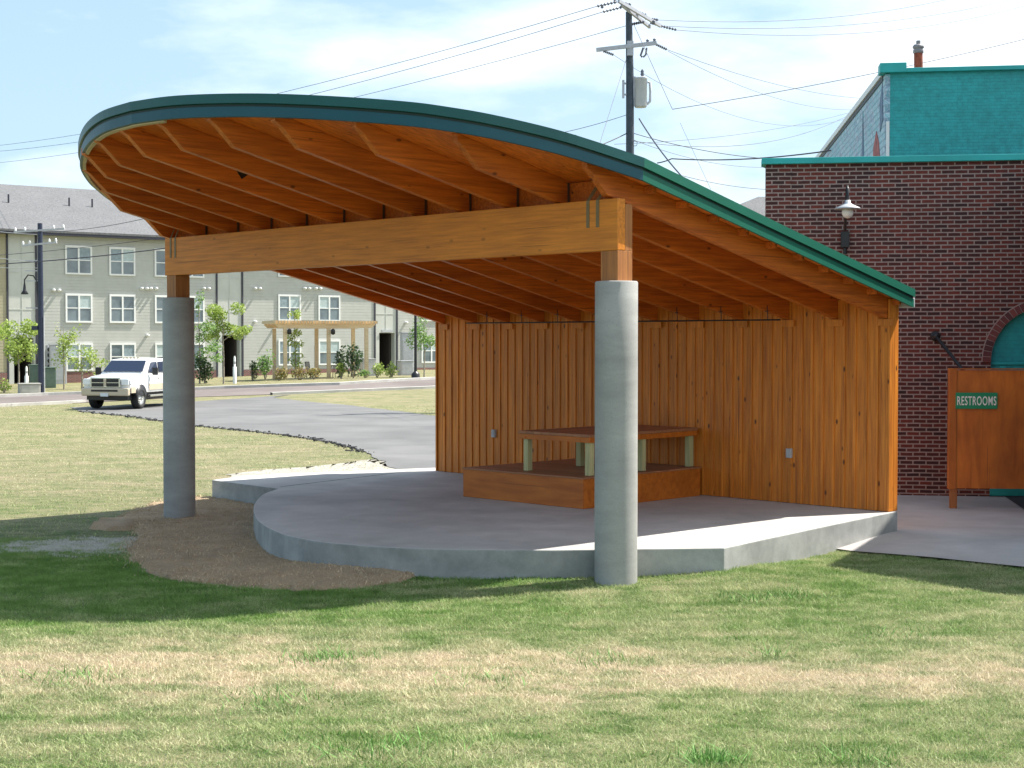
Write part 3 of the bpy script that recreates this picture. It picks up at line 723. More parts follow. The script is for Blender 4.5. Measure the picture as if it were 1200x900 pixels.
def mfig(pts, mat):
    b = MB(); n = len(pts); V = [(tx+(y-LY)*MS-.012, y, z) for y, z in pts]+[(tx+(y-LY)*MS-.001, y, z) for y, z in pts]
    b.add(V, [tuple(range(n)), tuple(range(2*n-1, n-1, -1))]+[(i, (i+1) % n, (i+1) % n+n, i+n) for i in range(n)], .5); b.build('mural_figure', mat, mural)
mfig([(LY+.5, 5.7), (LY+1.6, 5.7), (LY+1.9, 6.3), (LY+1.8, 6.9), (LY+1.3, 7.2), (LY+.9, 6.9), (LY+.6, 6.3)], M['muralred'])
mfig([(LY+3.3, 5.7), (LY+4.1, 5.7), (LY+3.75, 8.0)], M['muralblue']); mfig([(LY+8.4, 6.0), (LY+9.6, 6.0), (LY+9.6, 6.9), (LY+8.6, 7.1)], M['muralblue'])
mfig([(LY+6.0, 5.7), (LY+6.4, 5.7), (LY+6.3, 6.6)], M['muralblue']); mfig([(LY+.25, 7.3), (LY+.7, 7.1), (LY+.8, 7.7), (LY+.4, 8.1)], M['muralblue'])
b = MB(); b.box((tx+.02, LY-.03, ZT+.1), (tx+.085, LY-.001, tz-1.0)); b.build('corner_strip', M['white'], BR)
Mcap = plain('dull_cap', (.22, .21, .22), .5)
# chimney flue
cx_, cz_ = lfac(1076, 76, 10); 
cz_ = lfac(1076, 60, 10)[1]
b = MB(); b.tube([(cx_+.03, 10, tz-.4), (cx_, 10, cz_)], .10, 16); fl = b.build('flue', M['rust'], BR)
b = MB(); b.lathe([(.0, cz_+.15), (.10, cz_+.15), (.13, cz_+.11), (.13, cz_+.07), (.10, cz_+.06), (.12, cz_+.02), (.12, cz_-.04), (.10, cz_-.05)], (cx_, 10, 0), 16); b.tube([(cx_, 10, cz_+.15), (cx_, 10, cz_+.24)], .05); b.build('cap', Mcap, fl)
# unseen brick wing added off-frame right to cast shade over paving and lawn
wing = [(7.36, 18.8), (8.62, 21.4), (8.75, 25.05), (20, 24), (20, 12), (12.6, 12.7)]
b = MB(); b.prism([bl(*p) for p in wing], -.2, 5.6); b.build('shade_wing', M['brick'], BR)
# wall lamp
lx, lz = fac(990, 280)
lp = empty('wall_lamp', (0, 0, 0), 0, 'gooseneck wall lamp with white shade and glass globe on the brick wall', 'wall lamp')
o_loc = Matrix.Translation((BX, BY, 0)) @ Matrix.Rotation(BD, 4, 'Z') @ Vector((lx, 0, lz)); lp.location = o_loc; lp.rotation_euler = (0, 0, BD)
b = MB(); b.box((-.07, -.10, -.15), (.07, -.024, .12)); b.tube([(0, -.06, -.16), (0, -.06, -.26)], .035); b.build('box', M['black'], lp, .01)
b = MB(); b.tube([(0, -.05, .14), (0, -.10, .30), (0, -.22, .55), (0, -.36, .78), (0, -.47, .84), (0, -.55, .78), (0, -.56, .62)], .022, 10); b.build('arm', M['black'], lp)
b = MB(); b.lathe([(.0, .60), (.045, .60), (.05, .55), (.10, .52), (.2, .475), (.215, .45), (.2, .452), (.09, .50), (.0, .51)], (0, -.56, 0), 24); b.build('shade', M['grey'], lp)
m_, t_, bb_ = newmat('frosted_glass'); bb_.inputs['Base Color'].default_value = (.75, .76, .74, 1); bb_.inputs['Roughness'].default_value = .2
b = MB(); b.lathe([(.095*sin(pi*k/10)+.001, .40-.10*cos(pi*k/10)) for k in range(11)], (0, -.56, 0), 20); b.build('globe', m_, lp)
# black rod bracket
r0 = fac(1096, 394); r1 = fac(1120, 436)
rb = empty('rod_bracket', Matrix.Translation((BX, BY, 0)) @ Matrix.Rotation(BD, 4, 'Z') @ Vector((r0[0], 0, r0[1])), BD, 'slanting black iron rod with a round end fixed to the brick wall above the screen', 'bracket')
b = MB(); b.lathe([(.0, -.05), (.07, -.045), (.085, -.02), (.07, -.001)], (0, 0, 0), 16, axis='y'); b.lathe([(.001, -.12)]+[(.06*sin(pi*k/8), -.06-.06*cos(pi*k/8)) for k in range(1, 8)], (0, 0, 0), 14, axis='y'); b.build('wall_plate', M['black'], rb)
b = MB(); b.tube([(0, -.06, 0), (.17, -.45, -.28), (.36, -.95, -.62)], .03, 8); b.build('rod', M['black'], rb)
# ------------------------------------------------------------ restroom screen with sign
SY = 23.35
p0 = vp(1112.5, 433, SY); p1 = vp(1112.5, 573, SY); zt_, zb_ = p0.z, p1.z
sc = empty('privacy_screen', (p0.x, SY, 0), radians(-5), 'stained plywood privacy screen on a short post in front of the brick building', 'screen')
def sxp(px): return (px-1112.5)/FPX*SY
b = MB(); b.box((0, -.02, zb_), (sxp(1121), .12, zt_)); b.build('end_post', M['plyv'], sc, .004)
b = MB(); b.box((sxp(1121)+.004, .0, zb_+.01), (3.4, .025, zt_-.01), .3); b.box((sxp(1121)+.004, .03, zt_-.12), (3.4, .07, zt_-.02)); b.box((sxp(1121)+.004, .03, zb_+.02), (3.4, .07, zb_+.12)); b.build('panel', M['plyv'], sc, .003)
b = MB(); b.box((0, -.022, zt_), (3.42, .13, zt_+.018)); b.build('cap', M['plyv'], sc)
for x in (sxp(1115), 3.2):
    b = MB(); b.box((x, .02, .0), (x+.105, .11, zb_)); b.build('leg', M['treated'] if 0 else M['endgrain'], sc, .004)
M['signg'] = plain('sign_green', (.010, .25, .115), .4, amt=.05); M['signw'] = plain('sign_white', (.8, .82, .8), .4, amt=.02)
sg0 = sxp(1119.5); sg1 = sxp(1167.5); sz1 = vp(0, 460, SY).z; sz0 = vp(0, 479, SY).z
sgo = empty('restroom_sign', (p0.x+sg0, SY-.024, sz0), radians(-5), 'small green plastic sign reading RESTROOMS in white on the plywood screen', 'sign')
b = MB(); b.box((0, -.008, 0), (sg1-sg0, .0, sz1-sz0)); b.build('plate', M['signg'], sgo, .004)
cu = bpy.data.curves.new('t', 'FONT'); cu.body = 'RESTROOMS'; cu.size = .18; cu.align_x = 'CENTER'; cu.align_y = 'CENTER'; cu.extrude = .002; cu.space_character = 1.12; cu.offset = .002
to = bpy.data.objects.new('t', cu); COL.objects.link(to); bpy.context.view_layer.update()
dg = bpy.context.evaluated_depsgraph_get(); tm = bpy.data.meshes.new_from_object(to.evaluated_get(dg)); COL.objects.unlink(to); bpy.data.objects.remove(to)
xs_ = [v.co.x for v in tm.vertices]; sw = (sg1-sg0)*.93/(max(xs_)-min(xs_)); ys_ = [v.co.y for v in tm.vertices]; sh = (sz1-sz0)*.56/(max(ys_)-min(ys_))
for v in tm.vertices: v.co = Vector(((v.co.x)*sw+(sg1-sg0)/2, -.011+v.co.z, (v.co.y-(max(ys_)+min(ys_))/2)*sh+(sz1-sz0)/2))
tm.materials.clear(); tm.materials.append(M['signw']); lo = bpy.data.objects.new('lettering', tm); COL.objects.link(lo); lo.parent = sgo

# ------------------------------------------------------------ apartment building far behind
AD = radians(36); A0 = vp(90, 400, 96); AB = empty('apartment_building', (A0.x, A0.y, 0), AD, 'long three storey apartment block with grey siding, white windows and grey shingle roof', 'building')
def at_(px, py, ly=0):                                   # facade-local x and z seen at that pixel
    r = ray(px, py); nrm = Vector((-sin(AD), cos(AD))); c0 = Vector((A0.x, A0.y)).dot(nrm)+ly; t = c0/(r[0]*nrm.x+r[1]*nrm.y)
    x, y, z = r[0]*t, r[1]*t, EYE+r[2]*t; v = Vector((x-A0.x, y-A0.y)); return v.x*cos(AD)+v.y*sin(AD), z
M['lap'] = plain('lap_siding', (.46, .465, .43), .7, amt=.05, scale=2)
M['lapy'] = plain('lap_siding_tan', (.38, .345, .23), .7, amt=.05, scale=2)
M['panel'] = plain('pale_panel', (.50, .51, .47), .6, amt=.06, scale=1.2)
M['trim'] = plain('dark_trim', (.035, .035, .05), .6)
M['glass'] = None
m_, t_, gb = newmat('window_glass'); q = G(t_); q.l(q.ramp(q.noise(q.coord(scale=(.6, .6, .6)), 1.5, 3), [(.3, (.09, .12, .14)), (.7, (.20, .25, .27))]), gb.inputs['Base Color']); gb.inputs['Roughness'].default_value = .08; gb.inputs['Specular IOR Level'].default_value = .8; M['glass'] = m_
M['blind'] = plain('window_blind', (.42, .50, .50), .25, amt=.1); M['blind2'] = plain('window_blind_half', (.24, .30, .33), .2, amt=.2)
m_, t_, sb = newmat('roof_shingles'); q = G(t_); f = q.noise(q.coord(), 9, 3, .8); f2 = q.noise(q.coord(scale=(.5, .5, .5)), 1, 4); q.l(q.mix(.3, q.ramp(f, [(.3, (.085, .087, .092)), (.7, (.20, .20, .205))]), q.ramp(f2, [(.3, .6), (.7, 1)]), 'MULTIPLY'), sb.inputs['Base Color']); sb.inputs['Roughness'].default_value = .95; M['shingle'] = m_
M['entry'] = plain('dark_entry', (.05, .04, .035), .9)
M['brickb'] = brick('brick_base', (.28, .07, .05), (.17, .05, .04), (.35, .3, .28))
ZE = 9.28
def lap(b, x0, x1, z0, z1, e=.2):
    n = max(1, int(round((z1-z0)/e))); h = (z1-z0)/n
    for i in range(n):
        za, zb = z0+i*h+.022, z0+(i+1)*h
        b.add([(x0, -.014, za), (x1, -.014, za), (x1, -.014, zb), (x0, -.014, zb), (x0, .0, za), (x1, .0, za), (x0, .0, zb), (x1, .0, zb)], [(0, 1, 2, 3), (0, 4, 5, 1), (3, 2, 7, 6)], .5)
sec = [(-70, 9, 'lapy', .0), (43, 254, 'lap', .0), (284, 439, 'lap', .2), (465, 700, 'lap', .3)]
xL = lambda px: at_(px, 400)[0]
xe = [xL(p) if p else 0 for p in (-400, 9, 43, 254, 284, 439, 465, 640)]
cols = ['lapy', None, 'lap', None, 'lap', None, 'lap']
for i, c in enumerate(cols):
    a_, b2 = xe[i], xe[i+1]
    if c:
        b = MB(); lap(b, a_, b2, .72, ZE); b.box((a_, .001, -.3), (b2, .3, ZE), .5); b.build('siding', M[c], AB)
        b = MB(); b.box((a_, -.06, -.3), (b2, -.016, .7)); b.build('brick_base', M['brickb'], AB)
    else:
        b = MB(); eh = 2.75+.1*i
        b.box((a_+.062, .0, eh), (b2-.062, .3, ZE), .5)
        for zz in (4.6, 6.9): b.box((a_+.063, -.02, zz), (b2-.063, -.002, zz+.05), .2)
        mid = (a_+b2)/2; b.box((mid-.02, -.022, eh), (mid+.02, -.003, ZE), .2)
        b.build('stair_panel', M['panel'], AB)
        b = MB(); ew = (b2-a_)
        b.box((a_+ew*.22, 3.5, -.2), (b2-.2, 3.6, eh)); b.box((a_+ew*.22, .55, -.2), (a_+ew*.22+.1, 3.5, eh)); b.box((b2-.3, .55, -.2), (b2-.2, 3.5, eh)); b.box((a_+ew*.22, .81, eh-.06), (b2-.2, 3.5, eh)); b.build('entry', M['entry'], AB)
        b = MB(); b.box((a_+.062, .0, -.2), (a_+ew*.22-.02, .5, eh-.002)); b.box((b2-.19, .0, -.2), (b2-.062, .5, eh-.002)); b.build('entry_jamb', M['panel'], AB)
        b = MB(); b.box((a_+ew*.3, -.1, eh+.05), (b2-.4, -.03, eh+.22)); b.build('entry_sign', M['grey'], AB)
    for x in (a_, b2):
        if i in (1, 3, 5):
            b = MB(); b.box((x-.06, -.07, .3), (x+.06, .1, ZE-.02)); b.build('corner_trim', M['trim'], AB)
# windows: (px centre, row, section lift)
def window(cx, z0, z1, w=1.72):
    b = MB(); h = z1-z0; fw = .11
    b.box((cx-w/2, -.10, z0), (cx+w/2, -.032, z0+fw)); b.box((cx-w/2, -.10, z1-fw-.03), (cx+w/2, -.032, z1))
    for x in (cx-w/2+fw/2, cx, cx+w/2-fw/2): b.box((x-fw/2, -.098, z0+fw+.001), (x+fw/2, -.034, z1-fw-.031))
    mz = (z0+z1)/2
    for sx_ in (-1, 1):
        xa, xb = sorted((cx+sx_*(fw/2+.002), cx+sx_*(w/2-fw-.002))); b.box((xa, -.085, mz-.03), (xb, -.036, mz+.03))
    f = b.build('window', M['white'], AB)
    for sx_ in (-1, 1):
        xa, xb = sorted((cx+sx_*(fw/2+.003), cx+sx_*(w/2-fw-.003)))
        b = MB(); b.box((xa, -.06, z0+fw+.002), (xb, -.045, mz-.031)); b.build('pane', M['glass'], f)
        b = MB(); b.box((xa, -.06, mz+.031), (xb, -.045, z1-fw-.033)); b.build('pane', M[random.choice(('blind', 'blind', 'blind2', 'glass'))], f)
WZ = [(.75, 2.55), (3.83, 5.68), (6.88, 8.72)]
WP = [(92.5, 0), (143.5, 0), (196, 0), (225, 0), (-30, 0), (-80, 0), (339, .22), (385.5, .22), (505, .3), (545, .35), (590, .35)]
for px, dz in WP:
    for (a_, c_) in WZ: window(xL(px), a_+dz, c_+dz, 1.75)
# dryer vents in white pairs
vents = [(62, 340), (165, 338), (176, 338), (172, 393), (238, 338), (298, 338), (356, 338), (369, 338), (298, 377), (475, 378), (320, 386)]
b = None
for px, py in vents:
    x, z = at_(px, py)
    b = MB()
    for d in ((0, .36) if py < 350 else (0,)):
        b.lathe([(.0, -.30), (.07, -.30), (.09, -.2), (.09, -.018)], (x+d, 0, z), 12, axis='y')
    b.build('vent', M['white'], AB)
# eaves and roof
xa, xb = xe[0]-1, xe[-1]+1; OV = .66
b = MB(); b.box((xa, -OV, ZE), (xb, .3, ZE+.08), .5); b.box((xa, -OV-.04, ZE-.02), (xb, -OV-.001, ZE+.26), .5); b.build('soffit', M['trim'], AB)
RZ = 13.2; RDp = 8.5
x27 = at_(27, 300)[0]-.5
b = MB()
for (u0, u1, rz_) in ((xa, xb, RZ),):
    b.add([(u0, -OV-.06, ZE+.27), (u1, -OV-.06, ZE+.27), (u1, RDp, rz_), (u0, RDp, rz_), (u1, 2*RDp+OV, ZE+.27), (u0, 2*RDp+OV, ZE+.27), (u0, -OV-.06, ZE+.14), (u1, -OV-.06, ZE+.14), (u1, 2*RDp+OV, ZE+.14), (u0, 2*RDp+OV, ZE+.14)],
          [(0, 1, 2, 3), (3, 2, 4, 5), (0, 6, 7, 1), (6, 9, 8, 7), (5, 4, 8, 9), (0, 3, 5, 9, 6), (1, 7, 8, 4, 2)], .5)
rfo = b.build('roof', M['shingle'], AB)
for px, py in ((81, 232), (108, 234), (10, 236)):
    x, z = at_(px, py, 4.5); b = MB(); zz = ZE+.27+(RZ-ZE)*(5/9.06); b.tube([(x, 4.5, zz-.2), (x, 4.5, zz+.45)], .06, 8); b.build('vent_pipe', M['trim'], rfo)
b = MB(); b.box((xa+.5, .3, -.3), (xb-.5, 2*RDp, ZE-.01), .5)
b = MB(); b.box((xe[0], 2*RDp-.3, -.3), (xe[-1], 2*RDp, ZE)); b.box((xe[0], .31, -.3), (xe[0]+.3, 2*RDp-.31, ZE)); b.box((xe[-1]-.3, .31, -.3), (xe[-1], 2*RDp-.31, ZE)); b.build('rear_wall', M['lap'], AB)
# second far roof peeping between pavilion and brick building
hp = vp(885, 245, 120); HB = empty('far_house', (hp.x+4, 124, 0), radians(8), 'far grey shingled house roof showing left of the brick building', 'house')
hz0, hz1 = vp(880, 262, 120).z, vp(880, 231, 124).z
b = MB(); b.box((-8, -4, 0), (10, 4, hz0)); b.build('wall', M['lapy'], HB)
b = MB(); b.add([(-5.8, -4.6, hz0), (11, -4.6, hz0), (11, 4.6, hz0), (-9, 4.6, hz0), (-3.2, 0, hz1), (8, 0, hz1), (-9, -4.6, hz0)], [(6, 1, 5, 4), (1, 2, 5), (2, 3, 4, 5), (3, 6, 4)], .5); b.build('roof', M['shingle'], HB)

# ------------------------------------------------------------ pergola
PG = vp(374, 400, 89); gzp = gz(PG.x, PG.y)
pw = (433-313)/FPX*89
pg = empty('pergola', (PG.x, PG.y, gzp), radians(20), 'pale timber slatted pergola on posts in front of the apartment block', 'pergola')
ztop = vp(0, 377, 89).z-gzp
b = MB()
pwid = 5.4
for i in range(34): x = -pwid/2-.3+i*(pwid+.6)/33; b.box((x-.03, -.1-1.9, ztop-.13), (x+.03, 1.9, ztop+.04))
b.build('slat', M['cedar'], pg)
for y in (-1.6, 1.6):
    b = MB(); b.prism([(-pwid/2-.25, ztop-.14), (pwid/2+.25, ztop-.14), (pwid/2+.25, ztop-.2), (pwid/2+.05, ztop-.38), (-pwid/2-.05, ztop-.38), (-pwid/2-.25, ztop-.2)], y-.06, y+.06, axis='y'); b.build('crossbeam', M['cedar'], pg)
for x, y in ((-2.35, -1.6), (0.2, -1.6), (2.45, -1.6), (-2.35, 1.6), (0.2, 1.6), (2.45, 1.6)):
    b = MB(); b.box((x-.1, y-.1, -.2), (x+.1, y+.1, ztop-.39)); b.build('post', M['cedar'], pg)
b = MB()
for x in (-2.35, .2): b.lathe([(.02, ztop-.78), (.13, ztop-.72), (.13, ztop-.5), (.03, ztop-.42)], (x+.2, -1.85, 0), 12)
b.build('hanging_lamp', M['black'], pg)
# patio table and chairs under it
pt = empty('patio_table', (PG.x+.8, PG.y+.6, gzp), radians(20), 'small dark patio table under the pergola', 'table')
b = MB(); b.lathe([(0, .74), (.5, .74), (.5, .71), (0, .71)], n=20); b.build('tabletop', M['black'], pt)
for k in range(4): b = MB(); b.tube([(.15*cos(k*pi/2), .15*sin(k*pi/2), .71), (.35*cos(k*pi/2), .35*sin(k*pi/2), 0)], .02, 6); b.build('leg', M['black'], pt)
def chair(dx, dy, rz, label):
    c = empty('patio_chair', (PG.x+dx, PG.y+dy, gzp), rz, label, 'chair', 'patio chairs under the pergola')
    b = MB(); b.box((-.25, -.25, .42), (.25, .25, .46)); b.build('seat', M['black'], c)
    b = MB(); b.bar((-.25, .25, .5), (-.25, .33, .95), .04, .03); b.bar((.25, .25, .5), (.25, .33, .95), .04, .03)
    for i in range(5): b.bar((-.16+i*.08, .25, .5), (-.16+i*.08, .33, .93), .03, .015)
    b.bar((-.27, .33, .94), (.27, .33, .94), .03, .04); b.build('backrest', M['black'], c)
    for x in (-.22, .22):
        for y in (-.22, .22): b = MB(); b.box((x-.02, y-.02, 0), (x+.02, y+.02, .42)); b.build('leg', M['black'], c)
    return c
chair(-.5, .5, radians(70), 'black patio chair left of the patio table under the pergola')
chair(1.9, .9, radians(-60), 'black patio chair right of the patio table under the pergola')

# ------------------------------------------------------------ trees and shrubs
def leafmat(name, a, c):
    m, t, b_ = newmat(name); q = G(t); col = q.mix(q.var(), a, c); q.l(col, b_.inputs['Base Color']); b_.inputs['Roughness'].default_value = .55
    tr = q.n('ShaderNodeBsdfTranslucent'); q.l(col, tr.inputs[0]); ms = q.n('ShaderNodeMixShader'); ms.inputs[0].default_value = .4
    q.l(b_.outputs[0], ms.inputs[1]); q.l(tr.outputs[0], ms.inputs[2]); q.l(ms.outputs[0], t.nodes['Material Output'].inputs[0]); return m
M['leafy'] = leafmat('fresh_leaves', (.19, .30, .045), (.46, .55, .15)); M['leafg'] = leafmat('green_leaves', (.11, .23, .055), (.28, .42, .13))
M['leafd'] = leafmat('dark_leaves', (.018, .055, .022), (.10, .16, .06)); M['leafr'] = leafmat('russet_leaves', (.12, .14, .03), (.34, .25, .09))
M['bark'] = plain('grey_bark', (.30, .26, .21), .9, amt=.3, scale=20)
def leaves(b, cen, rad, n, size, shell=.3):
    for _ in range(n):
        while True:
            d = Vector((random.uniform(-1, 1), random.uniform(-1, 1), random.uniform(-1, 1)))
            if shell < d.length <= 1: break
        p = Vector(cen)+Vector((d.x*rad[0], d.y*rad[1], d.z*rad[2])); s = size*random.uniform(.6, 1.3)
        u = Vector((random.gauss(0, 1), random.gauss(0, 1), random.gauss(0, .7))).normalized(); w = u.orthogonal().normalized(); w.rotate(Matrix.Rotation(random.uniform(0, 6.28), 3, u)); v = u.cross(w)
        b.add([p-u*s*.5, p+w*s*.28, p+u*s*.5, p-w*s*.28], [(0, 1, 2, 3)], random.random())
def tree(name, px, py, Y, h, clumps, n, size, label, cat='tree', mat='leafg', r=.05, group=None, base=None):
    v = vp(px, py, Y); bx, by = v.x, Y; bz = gz(bx, by)
    root = empty(name, (bx, by, bz), 0, label, cat, group)
    b = MB(); pts = [(0, 0, -.1), (.02, 0, h*.3), (-.03, .02, h*.6), (0, 0, h*.93)]; b.tube(pts, [r, r*.8, r*.5, r*.15], 7)
    for (cx, cz, rx, rz_) in clumps:
        z0 = max(h*.22, cz-rz_*1.1); b.tube([(0, 0, z0), (cx*.5, random.uniform(-.1, .1), (z0+cz)/2), (cx, 0, cz)], [r*.45, r*.3, r*.1], 5)
        for _ in range(4):
            a = random.uniform(0, 6.28); b.tube([(cx*.5, 0, (z0+cz)/2), (cx+cos(a)*rx*.7, sin(a)*rx*.7, cz+random.uniform(-.3, .8)*rz_)], [r*.22, r*.07], 4)
    b.build('trunk', M['bark'], root)
    b = MB(); tot = sum(c[2]*c[2]*c[3] for c in clumps)
    for (cx, cz, rx, rz_) in clumps:
        k = int(n*1.9*c_) if (c_ := rx*rx*rz_/tot) else 0
        for j in range(7):                                # uneven sub-clumps
            a = random.uniform(0, 6.28); rr = random.uniform(.2, .75)
            leaves(b, (cx+cos(a)*rx*rr*1.15, sin(a)*rx*rr*1.15, cz+random.uniform(-.8, .8)*rz_), (rx*.5, rx*.5, rz_*.46), k//7, size, 0)
    b.build('crown', M[mat], root); return root
def shrub(px, py, Y, w, h, n, size, label, mat='leafg', name='shrub', group=None):
    v = vp(px, py, Y); root = empty(name, (v.x, Y, gz(v.x, Y)), 0, label, 'shrub', group)
    b = MB()
    for k in range(6): a = k*1.05; b.tube([(0, 0, -.05), (cos(a)*w*.25, sin(a)*w*.25, h*.7)], [.02, .008], 4)
    b.build('stem', M['bark'], root)
    b = MB()
    for j in range(9):
        a = random.uniform(0, 6.28); rr = random.uniform(0, .3)*w; leaves(b, (cos(a)*rr, sin(a)*rr, h*random.uniform(.25, .75)), (w*.26, w*.26, h*.26), n//9, size, 0)
    b.build('foliage', M[mat], root); return root
tree('young_tree', 22, 460, 77, 4.0, [(0, 2.9, 1.0, .85), (-.4, 2.1, .7, .6), (.5, 2.2, .7, .6)], 1100, .16, 'young bushy light green tree by the street, leftmost of the saplings', mat='leafy')
tree('young_tree', 75, 458, 80, 3.7, [(0, 2.2, .75, 1.1), (.5, 2.9, .35, .6), (-.3, 3.2, .25, .5)], 420, .14, 'thin sparse sapling just right of the left utility pole', mat='leafy')
tree('young_tree', 96, 458, 81, 2.6, [(0, 1.5, .7, .9), (.9, 1.5, .6, .7)], 330, .14, 'low sparse sapling behind the white pickup', mat='leafy')
tree('young_tree', 234, 455, 84, 5.2, [(0, 4.5, .35, .75), (0, 3.0, .4, .7), (.6, 2.7, .7, .6), (.5, 1.6, .8, .5)], 620, .15, 'slender upright sapling just right of the left column', mat='leafg')
tree('young_tree', 262, 455, 82, 4.6, [(.1, 3.5, .95, .8), (.8, 2.9, .7, .5), (-.6, 2.8, .5, .6)], 1200, .15, 'spreading light green tree by the dark entry', mat='leafy')
tree('young_tree', 346, 446, 87.5, 4.1, [(0, 3.5, .42, .5), (-.1, 2.3, .55, .5), (.1, 1.1, .45, .5)], 420, .15, 'slim sapling growing up in front of the pergola', mat='leafy')
tree('young_tree', 497, 444, 88, 4.0, [(0, 2.8, .95, 1.0), (.3, 2.0, .8, .6)], 700, .14, 'light airy tree beside the black lamp post', mat='leafg')
shrub(240, 452, 84, 1.3, 1.7, 420, .2, 'dark broad-leaved shrub beside the left column', 'leafd')
shrub(296, 445, 86, .8, 1.3, 240, .15, 'narrow dark shrub left of the pergola', 'leafd')
shrub(311, 446, 85.5, 1.3, 1.9, 420, .17, 'tall green shrub at the left pergola post', 'leafg')
shrub(327, 447, 85, 1.3, .8, 240, .16, 'low green shrub between the pergola posts', 'leafr')
shrub(352, 446, 85, 1.5, .8, 260, .16, 'low reddish shrub under the slim sapling', 'leafr')
shrub(368, 446, 85.5, 1.3, .75, 220, .16, 'small russet shrub left of the middle pergola post', 'leafr')
shrub(400, 445, 86, .8, 1.0, 200, .15, 'small pale green shrub right of the middle pergola post', 'leafy')
shrub(399, 440, 87.5, .9, 2.0, 260, .2, 'dark magnolia-like shrub behind the pale shrub', 'leafd')
shrub(414, 446, 86, 1.5, 2.1, 480, .2, 'large dark broad-leaved shrub by the right pergola post', 'leafd')
shrub(442, 443, 87, 1.2, .95, 260, .15, 'round light green shrub left of the entry', 'leafy')
shrub(459, 442, 87.5, 1.2, 1.0, 260, .15, 'round light green shrub right of the entry', 'leafy')
shrub(5, 464, 76, .9, .8, 160, .15, 'small yellow green shrub at the far left kerb', 'leafy')
shrub(428, 444, 86.5, 1.1, .6, 160, .15, 'low green shrub just right of the right pergola post', 'leafg')
# ------------------------------------------------------------ street things
def bollard(px, Y, h, label, w=.1):
    v = vp(px, 440, Y); r_ = empty('utility_marker', (v.x, Y, gz(v.x, Y)), 0, label, 'marker', 'white utility markers')
    b = MB(); b.lathe([(w, -.05), (w, h*.6), (w*.6, h*.62), (w*.6, h*.92), (w*.3, h)], n=12); b.build('post', M['white'], r_); b = MB(); b.lathe([(w*.62, h*.7), (w*.62, h*.8)], n=12); b.build('band', M['grey'], r_)
bollard(275, 82, 1.5, 'white utility marker post by the dark entry'); bollard(31, 79, 1.3, 'white utility marker post at the left entry')
def cabinet(px, Y, w, d, h, mat, label, name='utility_cabinet'):
    v = vp(px, 440, Y); r_ = empty(name, (v.x, Y, gz(v.x, Y)), radians(25), label, 'cabinet')
    b = MB(); b.box((-w/2, -d/2, -.02), (w/2, d/2, h)); b.build('body', mat, r_, .03); b = MB(); b.box((-w/2-.03, -d/2-.03, h+.002), (w/2+.03, d/2+.03, h+.06)); b.build('lid', mat, r_, .01)
    b = MB(); b.box((-w*.42, -d/2-.02, h*.1), (w*.42, -d/2-.002, h*.85)); b.build('door', mat, r_, .005)
M['cabg'] = plain('cabinet_green', (.10, .15, .12), .5)
cabinet(56, 84, .8, .7, 1.1, M['cabg'], 'green utility cabinet behind the left utility pole')
cabinet(42, 85, .7, .6, 1.25, M['cabg'], 'dark green cabinet at the left stair entry')
cabinet(34, 75, 1.0, .7, .45, M['kerb'], 'low pale concrete utility vault beside the leftmost tree', 'utility_vault')
cabinet(68, 93, 1.0, .3, 2.4, M['grey'], 'tall grey meter cabinet against the apartment wall', 'meter_cabinet')
cabinet(431, 92, .9, .4, 1.0, M['grey'], 'small air conditioner cabinet right of the pergola', 'air_conditioner')
cabinet(475, 93, .8, .7, .85, M['grey'], 'grey air conditioner cabinet behind the black lamp post', 'air_conditioner')
cabinet(477, 95, .8, .4, 2.6, M['grey'], 'tall pale meter cabinet on the wall behind the lamp post', 'meter_cabinet')
# meter bank: black stacked meters
for px, lab in ((56, 'stack of dark electric meters on the wall, left of the pair'), (70, 'stack of dark electric meters on the wall, right of the pair')):
    x, z = at_(px, 440); w_ = Matrix.Translation((A0.x, A0.y, 0)) @ Matrix.Rotation(AD, 4, 'Z') @ Vector((x, -.35, .4))
    r_ = empty('electric_meter', w_, AD, lab, 'electric meters', 'meter stacks on the apartment wall')
    b = MB(); b.box((-.12, 0, 0), (.12, .28, 2.0)); b.build('back_box', M['grey'], r_)
    for k in range(5): b = MB(); b.lathe([(0, -.14), (.12, -.13), (.14, -.02), (.14, -.001)], (0, 0, .3+k*.36), 12, axis='y'); b.build('meter', M['black'], r_)
# black lamp post on the right
v = vp(487, 441, 85); LPp = empty('lamp_post', (v.x, 85, gz(v.x, 85)), 0, 'plain black lamp post standing by the far kerb beneath the roof edge', 'lamp post')
b = MB(); b.lathe([(.24, -.05), (.24, .25), (.16, .33), (.10, .4)], n=16); b.build('base', M['black'], LPp)
b = MB(); b.tube([(0, 0, .3), (0, 0, 4.8)], [.085, .07], 12); b.build('pole', M['black'], LPp)
b = MB(); b.lathe([(.06, 4.8), (.18, 4.9), (.22, 5.3), (.25, 5.32), (.05, 5.5), (.0, 5.55)], n=12); b.build('lantern', M['black'], LPp)
